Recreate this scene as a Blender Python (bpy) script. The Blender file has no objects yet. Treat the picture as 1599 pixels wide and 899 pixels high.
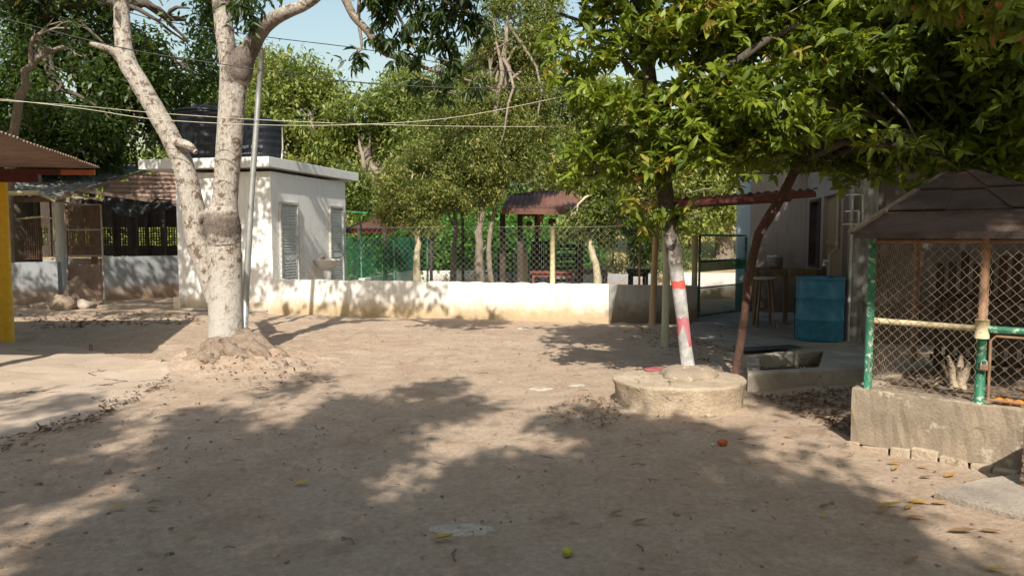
import bpy, math, random
import numpy as np
from mathutils import Vector

random.seed(7)
R = np.random.RandomState(7)
SC = bpy.context.scene
COL = SC.collection

# ------------------------------------------------------------------ camera, sky, sun, exposure
F = 1155.0
HOR = 367.0
TH = math.atan((449.5 - HOR) / F)
CAMZ = 1.5
cam_d = bpy.data.cameras.new('camera')
cam_d.sensor_width = 36.0
cam_d.lens = 36.0 * F / 1599.0
cam_d.clip_end = 2000
cam = bpy.data.objects.new('camera', cam_d)
cam.location = (0, 0, CAMZ)
cam.rotation_euler = (math.pi / 2 - TH, 0, 0)
COL.objects.link(cam)
SC.camera = cam

KX, KY = 0.055, 1.08            # ground offset of a shadow per metre of height
sun_dir = Vector((KX, KY, -1)).normalized()
elev = math.asin(-sun_dir.z)
w = bpy.data.worlds.new('World')
SC.world = w
w.use_nodes = True
nt = w.node_tree
nt.nodes.clear()
sky = nt.nodes.new('ShaderNodeTexSky')
sky.sky_type = 'NISHITA'
sky.sun_disc = False
sky.sun_elevation = elev
sky.sun_rotation = math.atan2(-sun_dir.x, -sun_dir.y)
sky.air_density = 1.9
sky.dust_density = 3.0
sky.ozone_density = 1.6
bg = nt.nodes.new('ShaderNodeBackground')
bg.inputs[1].default_value = 0.135
wo = nt.nodes.new('ShaderNodeOutputWorld')
nt.links.new(sky.outputs[0], bg.inputs[0])
nt.links.new(bg.outputs[0], wo.inputs[0])
sd = bpy.data.lights.new('sun', 'SUN')
sd.energy = 5.0
sd.angle = math.radians(0.55)
sd.color = (1.0, 0.93, 0.82)
sun = bpy.data.objects.new('sun', sd)
sun.rotation_euler = sun_dir.to_track_quat('-Z', 'Y').to_euler()
sun.location = (0, -5, 12)
COL.objects.link(sun)
SC.view_settings.view_transform = 'Standard'
SC.view_settings.look = 'None'
SC.view_settings.exposure = 0.36
SC.view_settings.gamma = 1.0
SC.cycles.max_bounces = 8
SC.cycles.diffuse_bounces = 4
SC.cycles.transparent_max_bounces = 8

# ------------------------------------------------------------------ helpers
def W(px, py, Y):
    xc = (px - 799.5) / F
    yc = -(py - 449.5) / F
    d = Vector((xc, math.cos(TH) + yc * math.sin(TH), -math.sin(TH) + yc * math.cos(TH)))
    d = d * (Y / d.y)
    return Vector((d.x, d.y, d.z + CAMZ))

def G(px, py, z=0.0):
    a = W(px, py, 1.0)
    t = (z - CAMZ) / (a.z - CAMZ)
    return Vector((a.x * t, t, z))

def proj(P):
    """points (N,3) -> photo pixels"""
    x, y, z = P[:, 0], P[:, 1], P[:, 2] - CAMZ
    c, s = math.cos(TH), math.sin(TH)
    fw = y * c - z * s
    up = y * s + z * c
    fw = np.where(fw < .05, .05, fw)
    return 799.5 + F * x / fw, 449.5 - F * up / fw

U = Vector((.974, -.225, 0)).normalized()
V = Vector((.225, .974, 0)).normalized()
Z = Vector((0, 0, 1))
ORG = {}

def tag(o, label=None, cat=None, group=None, kind=None):
    if label: o['label'] = label
    if cat: o['category'] = cat
    if group: o['group'] = group
    if kind: o['kind'] = kind
    return o

def thing(name, label, cat, loc, group=None):
    o = bpy.data.objects.new(name, None)
    COL.objects.link(o)
    o.location = loc
    o.empty_display_size = .1
    ORG[o.name] = Vector(loc)
    return tag(o, label, cat, group)

class MB:
    def __init__(s):
        s.v = []; s.f = []; s.sm = []
    def add(s, vs, fs, smooth=False):
        b = len(s.v)
        s.v += [tuple(p) for p in vs]
        s.f += [tuple(i + b for i in f) for f in fs]
        s.sm += [smooth] * len(fs)
        return s
    def hexa(s, p):      # p: 4 bottom, 4 top
        return s.add(p, [(3, 2, 1, 0), (4, 5, 6, 7), (0, 1, 5, 4), (1, 2, 6, 5), (2, 3, 7, 6), (3, 0, 4, 7)])
    def obox(s, c, ax, ay, az):   # centre, half-extent vectors
        c = Vector(c); ax = Vector(ax); ay = Vector(ay); az = Vector(az)
        return s.hexa([c - ax - ay - az, c + ax - ay - az, c + ax + ay - az, c - ax + ay - az,
                       c - ax - ay + az, c + ax - ay + az, c + ax + ay + az, c - ax + ay + az])
    def box(s, o, a, b, h, z0=0.0):  # origin corner, edge vectors a, b, height
        o = Vector((o[0], o[1], z0)); a = Vector(a); b = Vector(b); h = Vector((0, 0, h))
        return s.hexa([o, o + a, o + a + b, o + b, o + h, o + a + h, o + a + b + h, o + b + h])
    def bar(s, p, q, w_, h_=None, up=Z):
        p = Vector(p); q = Vector(q); h_ = h_ or w_
        d = (q - p).normalized()
        sd_ = d.cross(up)
        if sd_.length < 1e-3: sd_ = d.cross(Vector((0, 1, 0)))
        sd_.normalize(); n = sd_.cross(d)
        a = sd_ * w_ / 2; b = n * h_ / 2
        return s.hexa([p - a - b, p + a - b, q + a - b, q - a - b, p - a + b, p + a + b, q + a + b, q - a + b])
    def tube(s, pts, rad, n=10, cap=True, wob=0.0, seed=0, smooth=True):
        rr = random.Random(seed)
        pts = [Vector(p) for p in pts]
        if not hasattr(rad, '__len__'): rad = [rad] * len(pts)
        ref = Vector((0.13, 0.97, 0.21))
        base = len(s.v)
        for i, p in enumerate(pts):
            t = (pts[min(i + 1, len(pts) - 1)] - pts[max(i - 1, 0)]).normalized()
            a = t.cross(ref)
            if a.length < .05: a = t.cross(Vector((1, 0, 0)))
            a.normalize(); b = t.cross(a)
            for k in range(n):
                ph = 2 * math.pi * k / n
                r = rad[i] * (1 + wob * (rr.random() * 2 - 1))
                s.v.append(tuple(p + (a * math.cos(ph) + b * math.sin(ph)) * r))
        for i in range(len(pts) - 1):
            for k in range(n):
                k2 = (k + 1) % n
                s.f.append((base + i * n + k, base + i * n + k2, base + (i + 1) * n + k2, base + (i + 1) * n + k)); s.sm.append(smooth)
        if cap:
            s.f.append(tuple(base + k for k in range(n))); s.sm.append(False)
            e = base + (len(pts) - 1) * n
            s.f.append(tuple(e + k for k in reversed(range(n)))); s.sm.append(False)
        return s
    def lathe(s, c, prof, n=24, smooth=True, flute=None):
        c = Vector(c); base = len(s.v)
        for (r, z) in prof:
            for k in range(n):
                ph = 2 * math.pi * k / n
                rr = r * (1 + (flute(ph, z) if flute else 0))
                s.v.append((c.x + rr * math.cos(ph), c.y + rr * math.sin(ph), c.z + z))
        for i in range(len(prof) - 1):
            for k in range(n):
                k2 = (k + 1) % n
                s.f.append((base + i * n + k, base + i * n + k2, base + (i + 1) * n + k2, base + (i + 1) * n + k)); s.sm.append(smooth)
        s.f.append(tuple(base + k for k in reversed(range(n)))); s.sm.append(False)
        e = base + (len(prof) - 1) * n
        s.f.append(tuple(e + k for k in range(n))); s.sm.append(False)
        return s
    def corr(s, o, a, b, period=.09, amp=.012, th=.004, seg=6, sag=0.0, seed=0):
        """corrugated sheet: waves run along a, ridges along b"""
        o = Vector(o); a = Vector(a); b = Vector(b)
        nrm = a.cross(b).normalized()
        na = max(4, int(a.length / period * seg)); nb = 5
        rr = random.Random(seed); base = len(s.v)
        jit = [rr.uniform(-.01, .01) for _ in range(nb + 1)]
        for lay in (0, 1):
            for i in range(na + 1):
                for j in range(nb + 1):
                    h = amp * math.sin(2 * math.pi * i / seg) + sag * math.sin(math.pi * j / nb) + jit[j] * .4
                    p = o + a * (i / na) + b * (j / nb) + nrm * (h - lay * th)
                    s.v.append(tuple(p))
        m = (na + 1) * (nb + 1)
        def ix(l, i, j): return base + l * m + i * (nb + 1) + j
        for i in range(na):
            for j in range(nb):
                s.f.append((ix(0, i, j), ix(0, i + 1, j), ix(0, i + 1, j + 1), ix(0, i, j + 1))); s.sm.append(True)
                s.f.append((ix(1, i, j), ix(1, i, j + 1), ix(1, i + 1, j + 1), ix(1, i + 1, j))); s.sm.append(True)
        for i in range(na):
            for j in (0, nb):
                s.f.append((ix(0, i, j), ix(0, i + 1, j), ix(1, i + 1, j), ix(1, i, j))); s.sm.append(False)
        for j in range(nb):
            for i in (0, na):
                s.f.append((ix(0, i, j), ix(0, i, j + 1), ix(1, i, j + 1), ix(1, i, j))); s.sm.append(False)
        return s
    def build(s, name, mat, parent=None, bevel=0.0, label=None, cat=None, group=None, kind=None, origin=None):
        org = ORG[parent.name] if parent is not None else (Vector(origin) if origin is not None else Vector((0, 0, 0)))
        me = bpy.data.meshes.new(name)
        me.from_pydata([(x - org.x, y - org.y, z - org.z) for x, y, z in s.v], [], s.f)
        me.polygons.foreach_set('use_smooth', s.sm)
        me.update()
        me.materials.append(mat)
        o = bpy.data.objects.new(name, me)
        COL.objects.link(o)
        if parent is not None: o.parent = parent
        else: o.location = org
        ORG[o.name] = org
        if bevel:
            m = o.modifiers.new('bevel', 'BEVEL'); m.width = bevel; m.segments = 2; m.limit_method = 'ANGLE'
        return tag(o, label, cat, group, kind)

def rep(o, off):
    c = o.copy(); COL.objects.link(c)
    c.location = Vector(o.location) + Vector(off)
    return c

def npmesh(name, verts, loops, starts, mat, parent=None, smooth=False, attr=None):
    org = ORG[parent.name] if parent is not None else Vector((0, 0, 0))
    verts = verts - np.array([org.x, org.y, org.z])
    me = bpy.data.meshes.new(name)
    me.vertices.add(len(verts)); me.vertices.foreach_set('co', verts.astype(np.float32).ravel())
    me.loops.add(len(loops)); me.loops.foreach_set('vertex_index', loops.astype(np.int32))
    me.polygons.add(len(starts)); me.polygons.foreach_set('loop_start', starts.astype(np.int32))
    if smooth: me.polygons.foreach_set('use_smooth', np.ones(len(starts), dtype=bool))
    me.update(calc_edges=True)
    if attr is not None:
        a = me.attributes.new('tone', 'FLOAT', 'POINT')
        a.data.foreach_set('value', attr.astype(np.float32))
    me.materials.append(mat)
    o = bpy.data.objects.new(name, me); COL.objects.link(o)
    if parent is not None: o.parent = parent
    ORG[o.name] = org
    return o

def vnoise(x, y, sc, seed=0):
    """smooth value noise, numpy"""
    rs = np.random.RandomState(seed); T = rs.rand(256, 256)
    x = x * sc + 1000; y = y * sc + 1000
    xi = np.floor(x).astype(int); yi = np.floor(y).astype(int)
    fx = x - xi; fy = y - yi
    fx = fx * fx * (3 - 2 * fx); fy = fy * fy * (3 - 2 * fy)
    a = T[xi % 256, yi % 256]; b = T[(xi + 1) % 256, yi % 256]; c = T[xi % 256, (yi + 1) % 256]; d = T[(xi + 1) % 256, (yi + 1) % 256]
    return (a * (1 - fx) + b * fx) * (1 - fy) + (c * (1 - fx) + d * fx) * fy - .5

def inpoly(px, py, poly):
    inside = np.zeros(px.shape, bool); n = len(poly); j = n - 1
    for i in range(n):
        xi, yi = poly[i]; xj, yj = poly[j]
        c = ((yi > py) != (yj > py)) & (px < (xj - xi) * (py - yi) / (yj - yi + 1e-12) + xi)
        inside ^= c; j = i
    return inside

# ------------------------------------------------------------------ materials
def nodes(name):
    m = bpy.data.materials.new(name); m.use_nodes = True
    n = m.node_tree; b = n.nodes['Principled BSDF']
    return m, n, b

def ramp(n, stops, fac):
    r = n.nodes.new('ShaderNodeValToRGB')
    e = r.color_ramp.elements
    while len(e) < len(stops): e.new(.5)
    for i, (p, c) in enumerate(stops):
        e[i].position = p
        e[i].color = (c[0], c[1], c[2], 1) if hasattr(c, '__len__') else (c, c, c, 1)
    n.links.new(fac, r.inputs[0]); return r.outputs[0]

def noise(n, scale, detail=5, rough=.6, vec=None, dist=0.0, stretch=None):
    t = n.nodes.new('ShaderNodeTexNoise'); t.inputs['Scale'].default_value = scale
    t.inputs['Detail'].default_value = detail; t.inputs['Roughness'].default_value = rough
    t.inputs['Distortion'].default_value = dist
    if vec is None:
        g = n.nodes.new('ShaderNodeNewGeometry'); vec = g.outputs['Position']
    if stretch:
        mp = n.nodes.new('ShaderNodeMapping'); mp.inputs['Scale'].default_value = stretch
        n.links.new(vec, mp.inputs[0]); vec = mp.outputs[0]
    n.links.new(vec, t.inputs['Vector']); return t.outputs['Fac']

def mix(n, fac, a, b, mode='MIX'):
    m = n.nodes.new('ShaderNodeMix'); m.data_type = 'RGBA'; m.blend_type = mode
    for sock, v in ((m.inputs[0], fac), (m.inputs[6], a), (m.inputs[7], b)):
        if isinstance(v, (int, float)): sock.default_value = v
        elif isinstance(v, tuple): sock.default_value = (v[0], v[1], v[2], 1)
        else: n.links.new(v, sock)
    return m.outputs[2]

def math_(n, op, a, b=None, clamp=False):
    m = n.nodes.new('ShaderNodeMath'); m.operation = op; m.use_clamp = clamp
    for i, v in enumerate((a, b)):
        if v is None: continue
        if isinstance(v, (int, float)): m.inputs[i].default_value = v
        else: n.links.new(v, m.inputs[i])
    return m.outputs[0]

def bump(n, b, h, strength=.3, dist=.02):
    bp = n.nodes.new('ShaderNodeBump'); bp.inputs['Strength'].default_value = strength; bp.inputs['Distance'].default_value = dist
    n.links.new(h, bp.inputs['Height']); n.links.new(bp.outputs[0], b.inputs['Normal'])

def posz(n):
    g = n.nodes.new('ShaderNodeNewGeometry'); s = n.nodes.new('ShaderNodeSeparateXYZ')
    n.links.new(g.outputs['Position'], s.inputs[0]); return s.outputs

def weather(name, c1, c2, scale=3.0, rough=.8, bs=.3, bd=.01, spots=None, stretch=None, metal=0.0, fine=60):
    """two-tone weathered surface with fine grain"""
    m, n, b = nodes(name)
    a = noise(n, scale, 6, .65, stretch=stretch)
    col = ramp(n, [(.35, c1), (.65, c2)], a)
    f = noise(n, fine, 3, .6)
    col = mix(n, .35, col, ramp(n, [(.3, .35), (.7, .75)], f), 'OVERLAY')
    if spots:
        sp = noise(n, scale * 3.1, 4, .7)
        col = mix(n, ramp(n, [(spots[1], 0), (spots[1] + .06, 1)], sp), col, spots[0])
    n.links.new(col, b.inputs['Base Color'])
    b.inputs['Roughness'].default_value = rough; b.inputs['Metallic'].default_value = metal
    bump(n, b, math_(n, 'ADD', f, math_(n, 'MULTIPLY', a, 2.0)), bs, bd)
    return m

def cracked(m, scale=2.2, w_=.010, thr=.5, dark=(.035, .025, .02)):
    n = m.node_tree; b = n.nodes['Principled BSDF']; l = b.inputs['Base Color'].links[0]; src = l.from_socket
    g = n.nodes.new('ShaderNodeNewGeometry'); nz = n.nodes.new('ShaderNodeTexNoise'); nz.inputs['Scale'].default_value = 5; nz.inputs['Detail'].default_value = 6
    n.links.new(g.outputs['Position'], nz.inputs['Vector'])
    ad = n.nodes.new('ShaderNodeVectorMath'); ad.operation = 'SCALE'; ad.inputs['Scale'].default_value = .28; n.links.new(nz.outputs['Color'], ad.inputs[0])
    a2 = n.nodes.new('ShaderNodeVectorMath'); n.links.new(g.outputs['Position'], a2.inputs[0]); n.links.new(ad.outputs[0], a2.inputs[1])
    v = n.nodes.new('ShaderNodeTexVoronoi'); v.feature = 'DISTANCE_TO_EDGE'; v.inputs['Scale'].default_value = scale; n.links.new(a2.outputs[0], v.inputs['Vector'])
    k = ramp(n, [(w_ * .6, 1), (w_ * 1.6, 0)], v.outputs['Distance'])
    k = mix(n, 1.0, k, ramp(n, [(thr, 0), (thr + .05, 1)], noise(n, 1.9, 3)), 'MULTIPLY')
    n.links.new(mix(n, k, src, dark), b.inputs['Base Color'])
    return m

def wall_mat(name, base, dirt, top=.22, amt=1.0, rough=.85, seedscale=2.3):
    """lime-washed wall whose foot carries splashed mud and old flaking"""
    m, n, b = nodes(name)
    big = noise(n, 1.3, 5, .6); mid = noise(n, seedscale * 2.5, 6, .7); fine = noise(n, 45, 4, .6)
    col = mix(n, ramp(n, [(.35, 0), (.75, .5)], big), base, tuple(c * .86 for c in base))
    streak = noise(n, 2.2, 5, .65, stretch=(9, 9, .7))
    col = mix(n, ramp(n, [(.50, 0), (.80, .5 * amt)], streak), col, tuple(c * .62 for c in dirt))
    z = posz(n)[2]
    h = math_(n, 'SUBTRACT', math_(n, 'MULTIPLY', z, 1.0 / top), math_(n, 'MULTIPLY', mid, 1.8))
    k = ramp(n, [(0.0, amt), (.9, 0)], math_(n, 'ADD', h, .35))
    col = mix(n, k, col, dirt)
    k2 = ramp(n, [(.0, .5 * amt), (.5, 0)], math_(n, 'ADD', h, .75))
    col = mix(n, k2, col, tuple(c * .62 for c in dirt))
    n.links.new(col, b.inputs['Base Color']); b.inputs['Roughness'].default_value = rough
    bump(n, b, math_(n, 'ADD', fine, math_(n, 'MULTIPLY', mid, 1.5)), .35, .008)
    return m

def paint(name, c, rough=.45, var=.15, chip=None, chip_t=.66):
    m, n, b = nodes(name)
    a = noise(n, 9, 5, .65)
    col = mix(n, ramp(n, [(.35, 0), (.7, 1)], a), c, tuple(x * (1 - var * 2) for x in c))
    if chip:
        s = noise(n, 28, 5, .7)
        col = mix(n, ramp(n, [(chip_t, 0), (chip_t + .03, 1)], s), col, chip)
    n.links.new(col, b.inputs['Base Color']); b.inputs['Roughness'].default_value = rough
    bump(n, b, noise(n, 70, 3), .12, .004)
    return m

def leafmat(name, stops, rough=.45, trans=.35, tcol=(.30, .42, .05)):
    m, n, b = nodes(name)
    at = n.nodes.new('ShaderNodeAttribute'); at.attribute_name = 'tone'
    col = ramp(n, stops, at.outputs['Fac'])
    n.links.new(col, b.inputs['Base Color']); b.inputs['Roughness'].default_value = rough
    b.inputs['Specular IOR Level'].default_value = .4
    tr = n.nodes.new('ShaderNodeBsdfTranslucent')
    n.links.new(mix(n, .6, col, tcol), tr.inputs[0])
    ms = n.nodes.new('ShaderNodeMixShader'); ms.inputs[0].default_value = trans
    n.links.new(b.outputs[0], ms.inputs[1]); n.links.new(tr.outputs[0], ms.inputs[2])
    n.links.new(ms.outputs[0], n.nodes['Material Output'].inputs[0])
    return m

def bark(name, c1, c2, c3=None, thr=.55, scale=9, bs=.7, lime=None, limez=1.3, zones=()):
    m, n, b = nodes(name)
    a = noise(n, scale, 8, .72)
    f = noise(n, scale * 4.5, 6, .7, stretch=(1, 1, .35))
    col = ramp(n, [(.3, c1), (.62, c2)], f)
    if c3:
        col = mix(n, ramp(n, [(thr - .03, 0), (thr + .03, 1)], a), col, c3)
    if lime:
        z = posz(n)[2]
        k = ramp(n, [(0, 1), (.25, 0)], math_(n, 'SUBTRACT', math_(n, 'ADD', z, math_(n, 'MULTIPLY', a, .9)), limez + .35))
        k = mix(n, 1.0, k, ramp(n, [(.40, .95), (.62, .25)], f), 'MULTIPLY')
        col = mix(n, k, col, lime)
    for (zc, zh, xmin, amt) in zones:      # old wound wood and lichen-black fork
        P = posz(n)
        q = math_(n, 'ABSOLUTE', math_(n, 'SUBTRACT', math_(n, 'ADD', P[2], math_(n, 'MULTIPLY', math_(n, 'SUBTRACT', a, .5), .45)), zc))
        k = ramp(n, [(0, amt), (.45, 0)], math_(n, 'MULTIPLY', math_(n, 'SUBTRACT', q, zh), 5.0))
        k = mix(n, 1.0, k, ramp(n, [(0, 0), (.3, 1)], math_(n, 'MULTIPLY', math_(n, 'SUBTRACT', P[0], xmin), 4.0)), 'MULTIPLY')
        col = mix(n, k, col, ramp(n, [(.3, (.05, .036, .03)), (.65, (.17, .13, .11))], f))
    n.links.new(col, b.inputs['Base Color']); b.inputs['Roughness'].default_value = .92
    bump(n, b, math_(n, 'ADD', f, math_(n, 'MULTIPLY', a, 1.3)), bs, .02)
    return m

M = {}
# dirt yard
def dirt_mat():
    m, n, b = nodes('packed_dirt')
    big = noise(n, .45, 5, .6, dist=.6); mid = noise(n, 2.4, 8, .68, dist=.3); fine = noise(n, 24, 9, .78); grit = noise(n, 120, 3, .7)
    col = ramp(n, [(.25, (.31, .212, .150)), (.5, (.415, .308, .225)), (.75, (.49, .38, .29))], mid)
    col = mix(n, ramp(n, [(.38, .0), (.62, .55)], big), col, (.44, .35, .27))
    patch = noise(n, 1.1, 7, .72, dist=1.2)
    col = mix(n, ramp(n, [(.58, 0), (.70, .65)], patch), col, (.23, .155, .11))
    col = mix(n, ramp(n, [(.30, .7), (.42, 0)], patch), col, (.52, .42, .32))
    col = mix(n, .6, col, ramp(n, [(.3, .28), (.7, .76)], fine), 'OVERLAY')
    col = mix(n, ramp(n, [(.66, 0), (.72, .6)], grit), col, (.13, .09, .07))
    z = posz(n)
    far = ramp(n, [(0, 0), (1, 1)], math_(n, 'MULTIPLY', math_(n, 'SUBTRACT', z[1], 21.0), .25, True))
    col = mix(n, far, col, mix(n, ramp(n, [(.4, 0), (.6, 1)], mid), (.52, .38, .20), (.30, .26, .10)))
    n.links.new(col, b.inputs['Base Color']); b.inputs['Roughness'].default_value = .95
    b.inputs['Specular IOR Level'].default_value = .2
    bump(n, b, math_(n, 'ADD', math_(n, 'MULTIPLY', mid, 3.0), math_(n, 'ADD', fine, math_(n, 'MULTIPLY', grit, .4))), .8, .02)
    return m
M['dirt'] = dirt_mat()
M['apron'] = weather('sanded_concrete', (.37, .285, .215), (.46, .375, .295), 1.6, .95, .4, .01, spots=((.30, .20, .14), .66))
M['concrete'] = weather('old_concrete', (.24, .20, .165), (.40, .35, .29), 2.6, .9, .6, .012, spots=((.12, .10, .085), .64))
M['concrete_tan'] = weather('tan_concrete', (.33, .255, .18), (.47, .385, .285), 3.4, .92, .8, .014, spots=((.20, .15, .11), .66), fine=40)
M['concrete_lichen'] = weather('lichen_concrete', (.33, .26, .19), (.23, .19, .14), 2.2, .9, .5, .010, spots=((.45, .39, .30), .60))
M['porch'] = weather('porch_floor', (.22, .19, .16), (.30, .27, .23), 1.5, .85, .4, .008, spots=((.15, .12, .10), .66))
M['white_wall'] = wall_mat('white_lime_wall', (.85, .84, .82), (.55, .42, .28), .26, .75)
M['shed_wall'] = wall_mat('shade_blue_whitewash', (.30, .32, .34), (.30, .22, .16), .3, 1.0)  # bluish grey puts shade into the colour of white walls
M['low_wall'] = wall_mat('white_low_wall', (.78, .76, .72), (.54, .42, .26), .24, .95)
M['shade_grey_render'] = wall_mat('shade_grey_render', (.36, .355, .34), (.20, .16, .12), .3, 1.0)  # white wall's shade put into the colour of its right end
M['shade_front_render'] = wall_mat('shade_dark_render', (.12, .10, .088), (.07, .055, .045), .6, 1.0)  # heavy shade on the house front is put into this dark colour
M['blue_wall'] = wall_mat('pale_blue_wall', (.42, .54, .60), (.30, .28, .25), .3, .6)
cracked(M['concrete_tan'], 2.2, .009, .50); cracked(M['concrete_lichen'], 1.6, .010, .52); cracked(M['porch'], .9, .008, .45); cracked(M['apron'], .5, .005, .5)
M['house_wall'] = wall_mat('stained_house_wall', (.34, .29, .25), (.17, .13, .11), .9, .9)
M['pillar'] = weather('mouldy_pillar', (.10, .09, .08), (.33, .31, .29), 4.0, .9, .4, .008, stretch=(2, 2, .5))
M['roof_slab'] = wall_mat('white_slab', (.76, .76, .75), (.4, .36, .3), .01, .5)
M['yellow'] = paint('yellow_paint', (.78, .47, .015), .5, .12, (.55, .50, .40), .72)
M['maroon'] = paint('maroon_steel', (.13, .025, .018), .5, .2)
M['sunlit_edge'] = paint('sunlit_fascia_orange', (.55, .15, .07), .55, .1)  # sunlight on the fascia end, painted as a brighter orange
M['brown_sheet'] = weather('rust_brown_sheet', (.16, .085, .055), (.23, .125, .085), 3.0, .6, .2, .005, spots=((.30, .16, .09), .64), metal=.1)
M['red_sheet'] = weather('maroon_sheet', (.10, .045, .03), (.17, .08, .055), 3.0, .85, .2, .005, spots=((.26, .16, .11), .62), metal=0.0)
M['gable_sheet'] = weather('dusty_brown_sheet', (.20, .13, .10), (.30, .21, .17), 3.0, .7, .3, .006, spots=((.12, .07, .05), .62))
M['fibre_cement'] = weather('fibre_cement', (.14, .14, .13), (.27, .27, .25), 2.0, .9, .4, .01, spots=((.08, .07, .06), .62))
M['rust_roof'] = weather('rusted_flat_sheet', (.04, .027, .022), (.10, .062, .05), 3.0, .8, .8, .014, spots=((.23, .17, .13), .66))
M['wood'] = weather('grey_wood', (.16, .115, .08), (.27, .20, .145), 3.0, .85, .6, .01, stretch=(6, 6, .8))
M['dark_wood'] = weather('dark_wood', (.035, .025, .02), (.075, .052, .04), 4.0, .8, .4, .01)
M['pole_wood'] = weather('debarked_pole', (.36, .24, .13), (.48, .34, .20), 5.0, .8, .5, .01, stretch=(3, 3, .6))
M['pale_pole'] = weather('pale_bamboo', (.36, .33, .22), (.47, .44, .33), 5.0, .75, .4, .008, spots=((.2, .17, .12), .66), stretch=(3, 3, .6))
M['cream'] = paint('cream_paint', (.68, .62, .36), .6, .12, (.32, .25, .16), .64)
M['door_wood'] = weather('tan_door', (.25, .18, .10), (.33, .245, .15), 3.0, .7, .5, .008, stretch=(9, 9, .5))
M['door_white'] = paint('grey_white_door', (.62, .66, .68), .5, .08)
M['steel'] = weather('dull_steel_pole', (.30, .31, .31), (.42, .42, .41), 5.0, .5, .2, .004, metal=.5)
M['wire'] = weather('galvanised_wire', (.30, .32, .29), (.44, .45, .41), 6.0, .5, .1, .002, metal=.35)
M['rusty_wire'] = weather('rusty_chain_link', (.24, .17, .12), (.38, .30, .23), 9.0, .6, .1, .002, metal=.2)
M['green_pipe'] = paint('green_pipe', (.035, .22, .125), .6, .3, (.36, .42, .32), .56)
M['cream_pipe'] = paint('cream_pipe', (.62, .52, .32), .55, .15, (.30, .18, .09), .62)
M['rust_pipe'] = weather('rusty_pipe', (.22, .12, .07), (.34, .21, .13), 8.0, .8, .4, .006)
M['green_net'] = paint('green_shade_net', (.012, .17, .085), .7, .2)
M['dark_net'] = paint('dark_mesh', (.06, .055, .045), .8, .2)
M['tank'] = paint('black_tank_plastic', (.012, .015, .022), .38, .25)
M['barrel'] = paint('blue_barrel_plastic', (.035, .22, .36), .5, .22, (.14, .28, .36), .68)
M['lettering'] = paint('pale_print', (.35, .38, .42), .6, .1)
M['tarp'] = paint('black_tarp', (.018, .022, .030), .35, .3)
M['sink'] = paint('white_ceramic', (.78, .78, .76), .18, .04)
M['pvc'] = paint('grey_pvc', (.50, .47, .42), .5, .1)
M['white_metal'] = paint('white_enamel', (.55, .54, .50), .5, .1, (.25, .16, .1), .66)
M['cable'] = paint('black_cable', (.02, .02, .02), .5, .1)
M['cream_cable'] = paint('cream_cable', (.50, .48, .36), .5, .1)
M['green_rope'] = paint('green_rope', (.05, .45, .25), .6, .1)
M['tile'] = weather('clay_tile', (.20, .125, .09), (.30, .20, .15), 8.0, .9, .5, .006)
M['fruit_orange'] = paint('orange_mango', (.80, .28, .03), .35, .2, (.85, .45, .06), .56)
M['fruit_green'] = paint('green_guava', (.42, .42, .06), .45, .15)
M['fruit_red'] = paint('reddish_fruit', (.50, .12, .04), .45, .15)
M['red_bench'] = paint('red_painted_wood', (.20, .06, .045), .6, .2, (.2, .12, .08), .64)
M['black_metal'] = paint('black_iron', (.015, .018, .018), .5, .2)
M['pot'] = paint('terracotta_pot', (.16, .08, .05), .8, .2)
M['fibre'] = paint('dried_fibre', (.50, .27, .13), .9, .2)
M['aluminium'] = weather('dented_aluminium', (.30, .29, .28), (.42, .40, .38), 7.0, .4, .2, .004, metal=.6)
M['red_paint'] = paint('red_spill', (.42, .12, .12), .8, .25)
M['limestone'] = weather('pale_stone', (.42, .36, .30), (.55, .50, .43), 6.0, .95, 1.0, .02, spots=((.22, .17, .13), .6))
# barks
M['bark_lime'] = bark('lichen_mottled_bark', (.26, .215, .175), (.52, .485, .435), (.15, .10, .07), .55, 10, .9, (.52, .50, .465), 1.0, ((1.60, .10, -3.74, .88), (3.50, .17, -3.36, .85), (3.75, .22, -3.12, .6)))
M['bark_root'] = bark('root_bark', (.23, .165, .12), (.37, .28, .21), (.40, .31, .235), .50, 14, 1.4)
M['bark_knot'] = bark('dark_knot_bark', (.07, .05, .04), (.19, .145, .12), (.11, .08, .065), .55, 14, 1.0)
M['bark_dark'] = bark('dark_bark', (.055, .045, .035), (.12, .10, .08), None, .5, 9, .8)
M['bark_grey'] = bark('grey_bark', (.15, .12, .09), (.29, .24, .19), (.36, .31, .25), .6, 8, .8)
M['bark_red'] = bark('red_brown_bark', (.06, .030, .024), (.125, .065, .05), (.24, .17, .13), .64, 12, .7)
M['bark_cream'] = bark('cream_painted_bark', (.42, .34, .22), (.66, .58, .40), (.30, .22, .14), .64, 9, .7)
# leaves
G1 = [(0, (.012, .030, .008)), (.45, (.035, .085, .018)), (.8, (.085, .16, .025)), (.93, (.15, .22, .03)), (1, (.32, .22, .04))]
M['leaf_mango'] = leafmat('mango_leaf', [(0, (.022, .038, .010)), (.35, (.055, .092, .014)), (.65, (.135, .195, .020)), (.93, (.26, .32, .03)), (1, (.50, .15, .10))], .48, .34, (.40, .46, .03))
M['leaf_dark'] = leafmat('dark_leaf', [(0, (.010, .022, .008)), (.6, (.030, .060, .016)), (.95, (.065, .11, .022)), (1, (.26, .19, .03))], .45, .25)
M['leaf_olive'] = leafmat('olive_leaf', [(0, (.06, .07, .018)), (.45, (.145, .17, .045)), (.8, (.26, .285, .08)), (1, (.38, .30, .07))], .5, .35)
M['leaf_mid'] = leafmat('mid_leaf', [(0, (.04, .065, .016)), (.45, (.125, .165, .04)), (.8, (.23, .265, .06)), (1, (.32, .31, .08))], .5, .35)
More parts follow.
